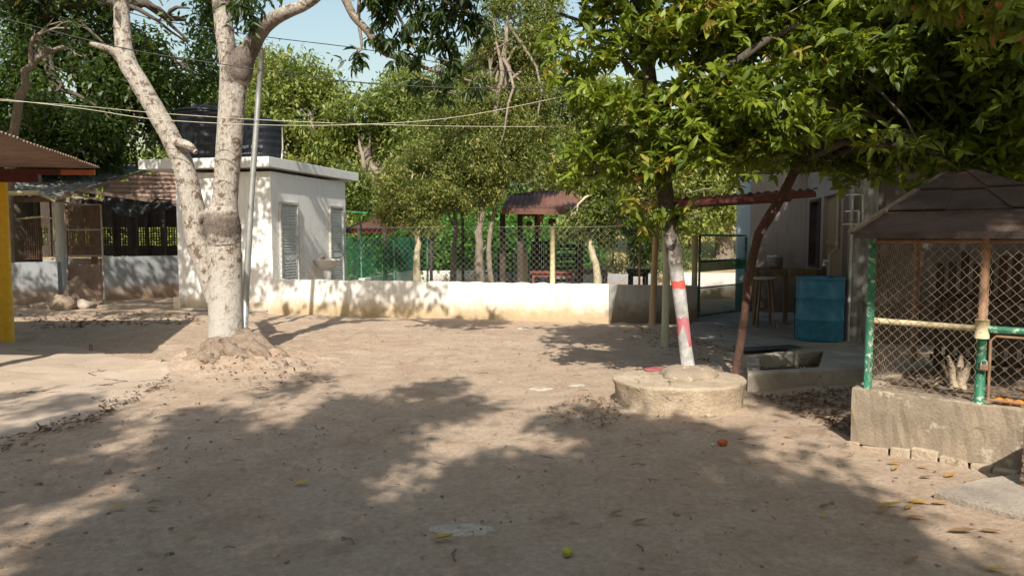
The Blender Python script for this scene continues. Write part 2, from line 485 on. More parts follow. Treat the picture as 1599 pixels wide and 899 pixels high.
M['leaf_bright'] = leafmat('bright_creeper', [(0, (.03, .10, .02)), (.5, (.075, .20, .035)), (.9, (.15, .30, .05)), (1, (.32, .36, .06))], .5, .4)
M['leaf_grey'] = leafmat('grey_green_leaf', [(0, (.035, .06, .025)), (.5, (.085, .12, .05)), (1, (.16, .20, .085))], .5, .3)
M['leaf_dry'] = leafmat('dry_leaf', [(0, (.055, .032, .022)), (.5, (.14, .08, .045)), (.8, (.26, .165, .09)), (.95, (.42, .24, .07)), (1, (.55, .36, .06))], .75, .12, (.4, .2, .05))
M['leaf_palm'] = leafmat('yellow_green_frond', [(0, (.20, .34, .03)), (1, (.42, .50, .05))], .4, .4)

# ------------------------------------------------------------------ foliage builders
def unit(a):
    return a / (np.linalg.norm(a, axis=1, keepdims=True) + 1e-9)

def leafmesh(name, c, d, L, tone, mat, parent=None, wr=.19, hi=True, bend=.18, rs=R, flat=False):
    N = len(c)
    L = np.broadcast_to(L, (N,)).reshape(N, 1)
    up = np.zeros((N, 3)); up[:, 2] = 1
    ref = up + rs.normal(0, .12 if flat else .55, (N, 3))
    side = unit(np.cross(d, ref)); nr = np.cross(side, d)
    cr = rs.uniform(.1, 1.9, (N, 1)) if hi else np.ones((N, 1))
    ww = rs.uniform(.8, 1.2, (N, 1)) if hi else np.ones((N, 1))
    if hi:
        T = [(0, 0, 0), (.33, wr, .09), (.33, 0, .03), (.33, -wr, .09), (.70, wr * .80, -bend * .35 + .06), (.70, 0, -bend * .4), (.70, -wr * .80, -bend * .35 + .06), (1, 0, -bend)]
        lp = np.array([0, 2, 1, 0, 3, 2, 1, 2, 5, 4, 2, 3, 6, 5, 4, 5, 7, 5, 6, 7]); st = np.array([0, 3, 6, 10, 14, 17]); nl = 20
    else:
        T = [(0, 0, 0), (.45, wr * 1.1, 0), (1, 0, -bend), (.45, -wr * 1.1, 0)]
        lp = np.array([0, 3, 2, 1]); st = np.array([0]); nl = 4
    K = len(T)
    v = np.empty((N, K, 3))
    for k, (t, s_, z) in enumerate(T):
        v[:, k] = c + L * (t * d + s_ * ww * side + z * cr * nr)
    loops = (lp[None, :] + K * np.arange(N)[:, None]).ravel()
    starts = (st[None, :] + nl * np.arange(N)[:, None]).ravel()
    return npmesh(name, v.reshape(-1, 3), loops, starts, mat, parent, smooth=False, attr=np.repeat(tone, K))

def whorls(c, k, L, rs, spread=(45, 105), droop=.25, updir=.8):
    """leaf rosettes at twig tips"""
    N = len(c)
    ax = unit(rs.normal(0, .55, (N, 3)) + np.array([0, 0, updir]))
    a = unit(np.cross(ax, rs.normal(0, 1, (N, 3)))); b = np.cross(ax, a)
    ph = (np.arange(k)[None] * 2 * math.pi / k + rs.uniform(0, 6.28, (N, 1)) + rs.normal(0, .25, (N, k)))[..., None]
    th = np.radians(rs.uniform(spread[0], spread[1], (N, k)))[..., None]
    d = ax[:, None] * np.cos(th) + (a[:, None] * np.cos(ph) + b[:, None] * np.sin(ph)) * np.sin(th)
    d[..., 2] -= droop * rs.uniform(.3, 1.4, (N, k))
    d = unit(d.reshape(-1, 3))
    base = (c[:, None] - ax[:, None] * rs.uniform(0, .35, (N, k, 1)) * L).reshape(-1, 3)
    LL = L * rs.uniform(.45, 1.2, N * k)
    return base, d, LL

def scatter(c, k, rad, L, rs, droop=.5):
    N = len(c)
    p = (c[:, None] + rs.normal(0, 1, (N, k, 3)) * np.broadcast_to(np.asarray(rad).reshape(-1, 1, 1) if np.ndim(rad) else rad, (N, k, 3)) * .5).reshape(-1, 3)
    d = rs.normal(0, 1, (N * k, 3)); d[:, 2] = d[:, 2] * .6 - droop
    return p, unit(d), L * rs.uniform(.6, 1.25, N * k)

def tones(nclump, k, rs, mean=.5, sd_c=.16, sd_l=.1, odd=.004):
    t = (rs.normal(mean, sd_c, nclump)[:, None] + rs.normal(0, sd_l, (nclump, k))).ravel()
    t = np.clip(t, 0, .93)
    o = rs.rand(len(t)) < odd
    t[o] = 1
    return t

def lobes_pts(lobes, n, rs, shell=.45):
    """points through a set of ellipsoid lobes, denser toward their outside"""
    lo = np.array(lobes, float)
    vol = (lo[:, 3] * lo[:, 4] * lo[:, 5]) ** .75
    idx = rs.choice(len(lo), n, p=vol / vol.sum())
    d = unit(rs.normal(0, 1, (n, 3)))
    r = (rs.rand(n) ** shell)[:, None]
    q = d * r * lo[idx, 3:6]
    q += rs.normal(0, .06, (n, 3)) * lo[idx, 3:6]
    return lo[idx, :3] + q

def sprays(lobes, n, k, rs, size=.24, shell=.45):
    """whorl positions gathered into flattened sprays so that gaps stay between them"""
    c = lobes_pts(lobes, n, rs, shell)
    ax = unit(rs.normal(0, .35, (n, 3)) + np.array([0, 0, 1.0]))
    o = rs.normal(0, 1, (n, k, 3)) * size * rs.uniform(.6, 1.2, (n, 1, 1))
    o -= .70 * (o * ax[:, None]).sum(-1, keepdims=True) * ax[:, None]
    return (c[:, None] + o).reshape(-1, 3), c

def lobe(px, py, Y, rx, ry, rd=None):
    """ellipsoid given where its centre is seen, radii in pixels"""
    p = W(px, py, Y); k = Y / F
    return (p.x, p.y, p.z, rx * k, (rd if rd else rx * k * .9), ry * k)

def limb(mb, p, q, r0, r1, rs, n=7, sag=.1, seg=6):
    p = Vector(p); q = Vector(q); L = (q - p).length
    pts = []; rad = []
    o = Vector((rs.normal(0, .12), rs.normal(0, .12), rs.normal(.08, .08))) * L
    for i in range(seg + 1):
        t = i / seg
        pts.append(p.lerp(q, t) + o * math.sin(math.pi * t) + Vector((rs.normal(0, .02), rs.normal(0, .02), rs.normal(0, .02))) * L * (0 < t < 1))
        rad.append(r0 + (r1 - r0) * t)
    mb.tube(pts, rad, n, wob=.08, seed=int(rs.randint(1e6)))
    return pts

def bgtree(name, label, trunk, r0, lobes, ncl, k, L, crad, mat, barkm, seed, mean=.5, wr=.17, droop=.6, hi=False, cat='tree', group=None, twigs=True, shell=.42):
    rs = np.random.RandomState(seed)
    t = thing(name, label, cat, trunk[0], group)
    mb = MB()
    n = len(trunk)
    rad = [r0 * (1.35 if i == 0 else 1 - .55 * i / (n - 1)) for i in range(n)]
    dense = []; dr = []
    for i in range(n - 1):
        for j in range(4):
            f = j / 4
            dense.append(Vector(trunk[i]).lerp(Vector(trunk[i + 1]), f) + Vector(rs.normal(0, r0 * .18, 3)) * (i + j > 0)); dr.append(rad[i] * (1 - f) + rad[i + 1] * f)
    dense.append(Vector(trunk[-1])); dr.append(rad[-1])
    mb.tube(dense, dr, 10, wob=.08, seed=seed)
    for lb in lobes:
        c = Vector(lb[:3])
        s = dense[int(len(dense) * rs.uniform(.55, .98)) - 1]
        pp = limb(mb, s, c, r0 * .42, r0 * .12, rs)
        if twigs:
            for _ in range(4):
                e = c + Vector(rs.normal(0, .5, 3) * np.array(lb[3:6]))
                limb(mb, pp[rs.randint(3, 6)], e, r0 * .14, r0 * .04, rs, 5, seg=4)
    mb.build('trunk', barkm, t)
    c = lobes_pts(lobes, ncl, rs, shell); mean += .06
    c = c[vnoise(c[:, 0] + c[:, 1] * .7, c[:, 2], 1.3 / crad * .35, seed) < .22]; ncl = len(c)
    p, d, LL = scatter(c, k, crad * .72, L, rs, droop)
    leafmesh('crown', p, d, LL, tones(ncl, k, rs, mean, .22, .12), mat, t, wr=wr, hi=hi, rs=rs)
    return t

# ------------------------------------------------------------------ ground
T1B = G(357, 566)                       # foot of the pale forked tree
def ground_h(x, y):
    h = -.006 + vnoise(x, y, .35, 1) * .025 + vnoise(x, y, 1.3, 2) * .022 + vnoise(x, y, 4.2, 3) * .022 + vnoise(x, y, 9, 4) * np.clip(vnoise(x, y, .8, 8) * 4 + .8, .2, 2) * .016
    near = np.clip(1.0 - (np.abs(y - 9) - 5) / 6, 0, 1)
    h = h * np.clip(near + .4, .4, 1)
    d = np.hypot((x - T1B.x - .12) / 1.15, y - T1B.y)
    h += .17 * np.exp(-(d / .72) ** 2) * (1 + .9 * vnoise(x, y, 7, 12) + .6 * vnoise(x, y, 14, 13))
    # raised earth under the shed on the left
    h += .05 * np.exp(-(((x + 7.0) / 1.6) ** 2 + ((y - 14.2) / 1.2) ** 2))
    # tyre marks
    for (cx, cy, ang, ln, seed) in ((-1.55, 5.55, -.35, .5, 5), (-2.2, 5.05, -.6, .8, 6), (-2.5, 4.75, .1, .4, 7), (-1.6, 4.85, -.8, .5, 9)):
        ca, sa = math.cos(ang), math.sin(ang)
        a = (x - cx) * ca + (y - cy) * sa; b = -(x - cx) * sa + (y - cy) * ca
        m = np.exp(-(a / ln) ** 4 - (b / .13) ** 4)
        h += m * (.012 * np.sin(a * 60) * np.sign(np.sin(b * 40)) - .010)
    t = np.clip((y - 20) / 11, 0, 1); t = t * t * (3 - 2 * t)
    h = h + 1.25 * t + np.clip(y - 31, 0, 60) * .05
    return h

def axis(a, b, step, far, grow=1.25):
    xs = list(np.arange(a, b, step))
    s = step; x = xs[-1]
    while x < far: s *= grow; x += s; xs.append(x)
    s = step; x = a; pre = []
    while x > -far: s *= grow; x -= s; pre.append(x)
    return np.array(pre[::-1] + xs)
gx = axis(-8.5, 7.5, .05, 300); gy = axis(1.6, 13.5, .05, 300, 1.12)
X, Y_ = np.meshgrid(gx, gy, indexing='ij')
H = ground_h(X, Y_)
nx, ny = len(gx), len(gy)
vv = np.stack([X, Y_, H], -1).reshape(-1, 3)
i0 = (np.arange(nx - 1)[:, None] * ny + np.arange(ny - 1)[None]).ravel()
lp = np.stack([i0, i0 + ny, i0 + ny + 1, i0 + 1], 1).ravel()
g = npmesh('ground', vv, lp, np.arange(len(i0)) * 4, M['dirt'], smooth=True)
tag(g, 'packed brown dirt yard with tyre marks and scattered litter', kind='structure')

def gz(x, y):
    return float(ground_h(np.array([x]), np.array([y]))[0])

def sheet(name, poly, z, th, mat, label, kind='structure', jag=.03, seed=0, dome=0.0, cat=None):
    """low irregular slab: outline subdivided and jittered, fan-filled over a fine inset"""
    rs = random.Random(seed); out = []
    n = len(poly)
    for i in range(n):
        a = Vector((*poly[i][:2], 0)); b = Vector((*poly[(i + 1) % n][:2], 0)); k = max(1, int((b - a).length / .12))
        for j in range(k):
            p = a.lerp(b, j / k); out.append(Vector((p.x + rs.uniform(-jag, jag), p.y + rs.uniform(-jag, jag), 0)))
    mb = MB(); m = len(out)
    cx = sum(p.x for p in out) / m; cy = sum(p.y for p in out) / m
    rings = [(1.0, -.05), (1.0, .6), (.985, 1.0)]
    vs = []
    for f, hz in rings:
        for p in out:
            x = cx + (p.x - cx) * f; y = cy + (p.y - cy) * f
            vs.append((x, y, z + th * hz if hz > 0 else gz(x, y) - .05))
    fs = []
    for r in range(len(rings) - 1):
        for k in range(m):
            k2 = (k + 1) % m
            fs.append((r * m + k, r * m + k2, (r + 1) * m + k2, (r + 1) * m + k))
    fs.append(tuple((len(rings) - 1) * m + k for k in range(m)))
    mb.add(vs, fs)
    return mb.build(name, mat, label=label, kind=kind, cat=cat)

# pale sanded apron at the left edge
ap = [G(*q) for q in [(-260, 700), (0, 694), (60, 668), (130, 655), (188, 634), (235, 612), (275, 590), (262, 574), (205, 560), (150, 546), (70, 533), (-260, 528)]]
def ground_patch(name, poly, th, mat, label, jag=.03, seed=0):
    rs = random.Random(seed); out = []; n = len(poly)
    for i in range(n):
        a = Vector((*poly[i][:2], 0)); b = Vector((*poly[(i + 1) % n][:2], 0)); k = max(1, int((b - a).length / .10))
        for j in range(k):
            p = a.lerp(b, j / k); out.append((p.x + rs.uniform(-jag, jag), p.y + rs.uniform(-jag, jag)))
    m = len(out); cx = sum(p[0] for p in out) / m; cy = sum(p[1] for p in out) / m
    fr = [1.0, .992, .975, .95, .9, .82, .72, .6, .48, .36, .24, .12]; vs = []
    for r_, f in enumerate(fr):
        for p in out:
            x = cx + (p[0] - cx) * f; y = cy + (p[1] - cy) * f; vs.append((x, y, gz(x, y) + th * (-.6, .35, .8, 1)[min(r_, 3)]))
    vs.append((cx, cy, gz(cx, cy) + th)); fs = []
    for r_ in range(len(fr) - 1):
        for k in range(m):
            k2 = (k + 1) % m; fs.append((r_ * m + k, r_ * m + k2, (r_ + 1) * m + k2, (r_ + 1) * m + k))
    e = (len(fr) - 1) * m
    for k in range(m): fs.append((e + k, e + (k + 1) % m, e + m))
    mb = MB(); mb.add(vs, fs, True); return mb.build(name, mat, label=label, kind='structure')
ground_patch('concrete_apron', ap, .014, M['apron'], 'pale sand-dusted concrete apron at the left of the yard', jag=.03, seed=3)
pf = [Vector(q) for q in [(2.62, 10.6, 0), (2.92, 9.45, 0), (4.75, 10.05, 0), (5.6, 13.85, 0), (4.6, 14.6, 0), (3.2, 13.2, 0)]]
sheet('porch_floor', pf, .02, .03, M['porch'], 'grey concrete porch floor in front of the house', jag=.02, seed=4)

# ------------------------------------------------------------------ white building
C0 = Vector((-4.6, 14.2, 0))
wb = thing('white_building', 'small white flat-roofed wash house with two louvred doors and tanks on top', 'building', C0)
mb = MB(); mb.box(C0 - U * 2.08, U * 2.08, V * 3.21, 2.81, -.1); mb.build('wall', M['white_wall'], wb, .01)
mb = MB(); mb.box(C0 - U * 2.75 - V * .2, U * 2.84, V * 3.95, .19, 2.78); mb.build('roof', M['roof_slab'], wb, .008)
for k, (t0, t1, lab) in enumerate(((.25, .96, 'near louvred door, shut'), (2.34, 3.02, 'far louvred door beside the building end'))):
    o = C0 + V * t0 + U * .004; wdt = t1 - t0
    fr = MB()
    for a, b in ((0, .05), (wdt - .05, .05)):
        fr.box(o + V * a, V * b, U * .05, 2.02, .1)
    fr.box(o, V * wdt, U * .052, .05, 2.10)
    door = MB(); door.box(o + V * .055, V * (wdt - .11), U * .012, 1.98, .1)
    door.box(o + V * .055, V * .05, U * .03, 1.98, .1); door.box(o + V * (wdt - .105), V * .05, U * .03, 1.98, .1)
    door.box(o + V * .107, V * (wdt - .214), U * .028, .09, 1.0)
    dd = door.build('door', M['door_white'], wb, label=lab)
    ff = fr.build('frame', M['white_metal'], dd)
    sl = MB(); q = o + V * .11 + U * .02; ln = V * (wdt - .22)
    sl.obox(q + ln / 2 + Z * .15, ln / 2, U * .012 + Z * .016, Z * .003 - U * .003)
    s0 = sl.build('louvre_slat', M['door_white'], dd)
    for j in range(1, 34):
        if 15 <= j * 1 and .15 + j * .056 > .97 and .15 + j * .056 < 1.12: continue
        c = rep(s0, (0, 0, .056 * j)); c.parent = dd
    hb = MB(); hb.tube([o + V * (wdt - .09) + U * .03 + Z * 1.05, o + V * (wdt - .09) + U * .07 + Z * 1.05, o + V * (wdt - .18) + U * .07 + Z * 1.05], .01, 6)
    hb.build('handle', M['steel'], dd)
mb = MB(); mb.tube([C0 - U * 2.0 - V * .12 + Z * .04, C0 - U * .05 - V * .14 + Z * .05], .028, 8); mb.build('drain_pipe', M['pvc'], wb)
mb = MB(); mb.box(C0 - U * 2.1 - V * .14, U * .14, V * .14, .33, -.05); mb.build('meter_stub', M['white_wall'], wb)
# sink
sc_ = C0 + V * 1.75 + U * .26
sk = thing('wash_basin', 'white pedestal wash basin outside the wash house behind the mesh', 'sink', (sc_.x, sc_.y, 0))
mb = MB(); mb.lathe((sc_.x, sc_.y, .78), [(.12, 0), (.2, .06), (.27, .17), (.285, .2), (.26, .2), (.2, .1), (.05, .07)], 20)
mb.build('basin', M['sink'], sk)
mb = MB(); mb.lathe((sc_.x, sc_.y, 0), [(.12, 0), (.08, .1), (.07, .6), (.11, .79)], 14); mb.build('pedestal', M['sink'], sk)
mb = MB(); b0 = Vector((sc_.x - .18, sc_.y - .05, .98)); mb.tube([b0, b0 + Z * .10, b0 + U * .08 + Z * .12, b0 + U * .12 + Z * .07], .014, 8); mb.build('tap', M['pvc'], sk)
mb = MB(); mb.obox(b0 + V * .22 + Z * .03, V * .05, U * .03, Z * .02); mb.build('soap_bar', M['fruit_red'], None, .01, 'small reddish soap bar lying on the rim of the white basin', 'soap', origin=b0)

# water tanks
def tank(px0, px1, ytop, Yc, label, lid, letters=False):
    r = (px1 - px0) / 2 * Yc / F
    c = W((px0 + px1) / 2, 240, Yc); z0 = 2.97; zt = W(0, ytop, Yc).z; h = zt - z0
    t = thing('water_tank', label, 'water tank', (c.x, c.y, z0), 'tanks on the wash house roof')
    pr = [(r * .86, 0), (r * .88, h * .05)]
    for i in range(5):
        z = h * (.10 + .15 * i); rr = r * (.885 + .018 * i)
        pr += [(rr, z), (rr * 1.012, z + h * .02), (rr * 1.012, z + h * .06), (rr, z + h * .08)]
    pr += [(r * .97, h * .83), (r, h * .84), (r, h * .88)]
    mb = MB(); mb.lathe((c.x, c.y, z0), pr, 40); mb.build('tank_body', M['tank'], t)
    mb = MB(); mb.lathe((c.x, c.y, z0 + h * .88), [(r * 1.03, 0), (r * 1.03, h * .02), (r * .9, h * .05), (r * .45, h * .11), (r * .44, h * .13), (r * .1, h * .14)], 36)
    mb.build('tank_lid', M['tank'], t)
    if letters:
        mb = MB()
        # worn illegible pale print: a row of short strokes where the photo shows them
        rs = random.Random(2)
        for row, (zz, hh, n0) in enumerate(((.30, .055, 9), (.17, .02, 12))):
            for i in range(n0):
                a = math.radians(-138 + i * (8 if row == 0 else 6))
                if row == 0 and i == 4: continue
                rr_ = r * .935
                p = Vector((c.x + rr_ * math.cos(a), c.y + rr_ * math.sin(a), z0 + zz)); tn = Vector((-math.sin(a), math.cos(a), 0)); nn = Vector((math.cos(a), math.sin(a), 0))
                wd = rs.uniform(.012, .02)
                mb.obox(p - tn * wd * .9, tn * .005, nn * .002, Z * hh / 2)
                if row == 0:
                    mb.obox(p + Z * hh * rs.choice((.45, 0, -.45)), tn * wd, nn * .002, Z * .006)
                    mb.obox(p + tn * wd * .9, tn * .005, nn * .002, Z * hh / 2)
        mb.build('printed_mark', M['lettering'], t)
    mb = MB(); mb.tube([(c.x + r * .95, c.y - .1, z0 + .05), (c.x + r * 1.03, c.y - .12, z0 + .3), (c.x + r * 1.03, c.y - .12, z0 + h * .8)], .018, 6)
    mb.build('overflow_pipe', M['pvc'] if letters else M['cable'], t)
tank(280, 374, 168, 15.6, 'taller black water tank behind the white trunk on the wash house roof', True)
tank(376, 443, 186, 15.4, 'shorter black water tank with faded pale print at the roof corner', True, True)

# ------------------------------------------------------------------ low wall and its chain-link fence
def chainlink(name, o, u, h, width, d, r, mat, parent, nrm=None, bulge=0.0, seed=0, hole=None):
    o = Vector(o); u = Vector(u).normalized(); nrm = nrm or u.cross(Z)
    nw = int(width / d) + 1; nj = int(h / d) + 1
    rs = np.random.RandomState(seed)
    i = np.arange(nw)[:, None]; j = np.arange(nj)[None]
    xx = i * d + (d / 2) * np.where((i + j) % 2 == 0, 1, -1) * .96
    xx = np.clip(xx, 0, width); zz = np.broadcast_to(j * d, xx.shape) * 1.0
    wob = vnoise(xx, zz, 2.2, seed) * bulge
    xx = xx + vnoise(xx, zz, 3.0, seed + 1) * bulge * .5; zz = zz + vnoise(xx, zz, 2.5, seed + 2) * bulge * .5
    dn = wob + np.where((i + j) % 2 == 0, 1, -1) * r * .8
    P = np.array(o)[None, None] + xx[..., None] * np.array(u) + zz[..., None] * np.array([0, 0, 1.0]) + dn[..., None] * np.array(nrm)
    ring = []
    for kk in range(3):
        a = 2 * math.pi * kk / 3
        ring.append(P + r * (math.cos(a) * np.array(u) + math.sin(a) * np.array(nrm)))
    vtx = np.stack(ring, 2)      # nw,nj,3,3
    base = (np.arange(nw)[:, None] * nj + np.arange(nj - 1)[None]) * 3
    fl = []
    for kk in range(3):
        k2 = (kk + 1) % 3
        fl.append(np.stack([base + kk, base + k2, base + 3 + k2, base + 3 + kk], -1).reshape(-1, 4))
    fl = np.concatenate(fl)
    if hole is not None:
        q = P.reshape(-1, 3)
        keep = ~hole(q[fl[:, 0] // 3]); fl = fl[keep]
    ob = npmesh(name, vtx.reshape(-1, 3), fl.ravel(), np.arange(len(fl)) * 4, mat, parent)
    ob['kind'] = 'stuff'
    return ob

lw = thing('low_wall', 'long low white wall with mud-splashed foot across the yard', 'wall', C0)
mb = MB()
# top edge slightly uneven: build as short runs butted in one shell
L_ = 6.44; ns = 60; vs = []
for i in range(ns + 1):
    p = C0 + U * (L_ * i / ns) + U * .003
    zt = .65 + .008 * math.sin(i * 1.7) + random.uniform(-.006, .006)
    bt = random.uniform(-.008, .008)
    vs += [p - V * (.03 + bt) - Z * .1, p - V * .012 + Z * zt, p + V * .14 + Z * zt, p + V * .15 - Z * .1]
fs = []
for i in range(ns):
    a = i * 4
    for k in range(3): fs.append((a + k + 1, a + k, a + 4 + k, a + 5 + k))
fs += [(0, 1, 2, 3), (ns * 4 + 3, ns * 4 + 2, ns * 4 + 1, ns * 4)]
mb.add(vs, fs); mb.build('masonry', M['low_wall'], lw)
mb = MB(); mb.box(C0 + U * 6.441 - V * .028, U * 1.49, V * .18, .745, -.1); mb.build('masonry', M['shade_grey_render'], lw, .01, label='right-hand stretch of the white wall, coloured grey for its shade')
mf = thing('chain_link_fence', 'galvanised chain-link fence standing on the long low white wall', 'fence', C0 + Z * .65)
chainlink('chain_link', C0 + V * .07 + Z * .66, U, .98, 7.3, .054, .0023, M['wire'], mf, bulge=.02, seed=3)
mb = MB(); mb.tube([C0 + V * .07 + U * 7.3 * i / 14 + Z * (1.645 + .012 * math.sin(i * 2.1)) for i in range(15)], .0022, 5); mb.build('top_wire', M['wire'], mf)
for s_, hgt, r_, lb in ((5.43, 1.0, .045, None),):
    mb = MB(); p = C0 + U * s_ + V * .13
    mb.tube([p + Z * .4, p + Z * 1.0, p + Z * (.65 + hgt)], r_, 10, wob=.04, seed=4); mb.build('post', M['cream'], mf, label='cream painted post')
mb = MB(); p = C0 + U * 6.95 + V * .11; mb.tube([p + Z * .4, p + Z * 1.62], .018, 8); mb.build('post', M['rust_pipe'], mf)

# ------------------------------------------------------------------ left shelter on the yellow post
zr = 2.45
sh = thing('yellow_post_shelter', 'open shelter with brown corrugated roof on a yellow post at the left edge', 'shelter', G(12, 532))
A = Vector((-5.80, 10.5, zr)); B = Vector((-4.78, 6.75, zr + .02)); LV = Vector((-1, -.12, 0)).normalized()
nsh = 6; wd = (B - A) / 4
for i in range(4):
    for j in range(2):
        mb = MB(); mb.corr(A + wd * i + LV * (2.5 * j) + Z * (.004 * i + .012 * j), wd * 1.03, LV * 2.55, .10, .014, .004, 6, seed=i)
        mb.build('roof_sheet', M['gable_sheet'], sh)
mb = MB(); mb.bar(A - Z * .075 - V * .0 + (B - A).normalized() * .03 + LV * .52, A - Z * .075 + LV * 5, .03, .075); mb.build('fascia', M['maroon'], sh)
mb = MB(); mb.bar(A - Z * .075 + (B - A).normalized() * .03 + LV * .06, A - Z * .075 + LV * .52, .03, .07); mb.build('fascia', M['sunlit_edge'], sh, label='end of the fascia coloured orange for the sun on it')
pb = G(12, 532)
mb = MB(); mb.bar((pb.x + .56, pb.y, 2.295), (pb.x - 4, pb.y - .4, 2.295), .09, .12); mb.build('beam', M['maroon'], sh)
mb = MB(); mb.tube([(pb.x, pb.y, -.1), (pb.x, pb.y, 2.235)], .088, 16); mb.build('post', M['yellow'], sh)
for t_ in ():
    mb = MB(); p = A.lerp(B, t_) - Z * .06; mb.bar(p + LV * .08, p + LV * 5, .05, .07); mb.build('purlin', M['maroon'], sh)
p2 = Vector((-5.35, 7.1, 0))
mb = MB(); mb.tube([p2 + LV * .6 - Z * .1, p2 + LV * .6 + Z * 2.36], .088, 14); mb.build('post', M['yellow'], sh)

# ------------------------------------------------------------------ hen house behind
hh = thing('hen_house', 'long low hen house with fibre-cement roof and half walls behind the shelter', 'shed', G(98, 468))
rA = W(-60, 300, 15.3); rB = W(84, 306, 15.6); rC = W(243, 259, 18.6); rD = W(55, 256, 19.2)
nrow = 5
for i in range(nrow):
    a0 = rA.lerp(rB, i / nrow); a1 = rA.lerp(rB, (i + 1) / nrow); d0 = rD.lerp(rC, i / nrow); d1 = rD.lerp(rC, (i + 1) / nrow)
    for j in range(2):
        o0 = a0.lerp(d0, j * .5); o1 = a1.lerp(d1, j * .5); e0 = a0.lerp(d0, min(1, j * .5 + .53))
        mb = MB(); mb.corr(o0 - Z * .012 * (1 - j), (o1 - o0) * 1.02, e0 - o0, .13, .022, .008, 6, seed=i * 2 + j)
        mb.build('roof_sheet', M['fibre_cement'], hh)
# lower roof further right behind wash house
mb = MB(); mb.bar(rB + Vector((.02, .02, -.06)), rC - Z * .06, .06, .07); mb.build('rafter', M['wood'], hh)
mb = MB(); mb.tube([W(10, 302, 15.25), W(62, 301, 15.3)], .05, 10); mb.tube([W(62, 302, 15.3), W(86, 314, 15.5)], .03, 8); mb.build('gutter', M['cream_pipe'], hh)
mb = MB(); mb.bar(W(-40, 312, 15.8), W(110, 312, 15.9), .08, .10); mb.build('beam', M['wood'], hh)
mb = MB(); mb.bar(W(100, 300, 15.9), W(160, 313, 16.4), .05, .05); mb.bar(W(118, 296, 16), W(278, 320, 17.6), .06, .07); mb.build('beam', M['wood'], hh)
for i in range(3):
    mb = MB(); o0 = W(162 + i * 40, 318, 17.0 + .2 * i); e = W(162 + (i + 1) * 40 + 2, 318, 17.0 + .2 * (i + 1)); top = W(0, (284, 272, 266)[i], 17.2).z
    mb.corr(Vector((o0.x, o0.y, o0.z)), Vector((0, 0, top - o0.z)), e - o0, .10, .014, .003, 6, seed=i); mb.build('gable_sheet', M['gable_sheet'], hh)
cp = G(98, 467)
mb = MB(); mb.tube([(cp.x, cp.y, -.1), (cp.x, cp.y, 1.2), (cp.x + .03, cp.y, 2.38)], [.115, .105, .10], 12, wob=.02); mb.build('post', M['white_wall'], hh)
# half walls
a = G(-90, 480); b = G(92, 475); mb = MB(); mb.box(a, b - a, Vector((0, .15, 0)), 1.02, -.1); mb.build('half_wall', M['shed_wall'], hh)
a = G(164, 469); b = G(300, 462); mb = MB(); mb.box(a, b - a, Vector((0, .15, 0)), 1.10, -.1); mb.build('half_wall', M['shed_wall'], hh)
# back wall and posts seen through the openings
def netgrid(mb, o, u, w_, h_, pitch, r, skew=0.0):
    o = Vector(o); u = Vector(u).normalized()
    for i in range(int(w_ / pitch) + 1):
        mb.bar(o + u * i * pitch, o + u * (i * pitch + skew) + Z * h_, r, r)
    for j in range(int(h_ / pitch) + 1):
        mb.bar(o + Z * j * pitch, o + u * w_ + Z * j * pitch, r, r)
bk = Vector((-13.5, 20.6, 0)); bu = (Vector((-7.5, 20.0, 0)) - bk).normalized()
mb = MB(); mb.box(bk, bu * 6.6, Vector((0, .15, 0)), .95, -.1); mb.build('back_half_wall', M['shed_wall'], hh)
mb = MB(); mb.box(bk, bu * 6.6, Vector((0, .12, 0)), .75, 1.72); mb.build('back_lintel', M['dark_wood'], hh)
mb = MB(); mb.box(bk - V * .02, bu * 6.6, Vector((0, .10, 0)), .28, .93); mb.build('back_sill_board', M['dark_wood'], hh)
for i in range(14):
    mb = MB(); p = bk + bu * (.3 + .47 * i); mb.bar(p + Z * .9 - V * .06, p + Z * 2.5 - V * .06, .07 + .05 * (i % 3 == 0)); mb.build('back_post', M['dark_wood'], hh)
mb = MB(); netgrid(mb, bk + Z * .9 + V * .2, bu, 6.6, 1.0, .075, .022); mb.build('back_mesh', M['dark_net'], hh, kind='stuff')
for px_, Y2 in ((64, 17.5), (150, 18.0), (186, 18.4), (214, 18.5), (258, 18.6)):
    p = G(px_, HOR + CAMZ * F / Y2); mb = MB(); mb.bar(p - Z * .1, p + Z * 2.5, .10); mb.build('inner_post', M['dark_wood'], hh)
# yellow-framed mesh panel on left opening
fa = W(22, 350, 16.0); fb = W(86, 350, 16.0)
mb = MB(); mb.tube([W(24, 342, 15.9), W(70, 338, 15.9), W(84, 342, 15.9), W(85, 376, 15.9)], .022, 8); mb.build('pipe_frame', M['cream_pipe'], hh)
mb = MB(); netgrid(mb, W(22, 404, 16.0), (1, -.02, 0), .9, .85, .05, .004); mb.build('mesh_panel', M['rust_pipe'], hh, kind='stuff')
# gate
gt = thing('hen_house_gate', 'narrow mesh gate with rusty lower sheet in the hen house doorway', 'gate', G(108, 468))
gl = G(107, 468); gr_ = G(163, 468); gu = (gr_ - gl).normalized(); gw = (gr_ - gl).length
mb = MB()
mb.tube([gl, gl + Z * 2.2], .022, 8); mb.tube([gr_, gr_ + Z * 2.2], .022, 8)
for z in (.03, .62, 1.02, 1.62, 2.2): mb.tube([gl + Z * z, gr_ + Z * z], .018, 8)
mb.build('frame', M['pvc'], gt)
mb = MB(); mb.obox((gl + gr_) / 2 + Z * .42 - V * .02, gu * gw * .47, V * .004, Z * .40); mb.build('lower_sheet', M['gable_sheet'], gt)
mb = MB(); netgrid(mb, gl + Z * .8, gu, gw, 1.4, .028, .0075); mb.build('mesh_panel', M['rust_pipe'], gt, kind='stuff')
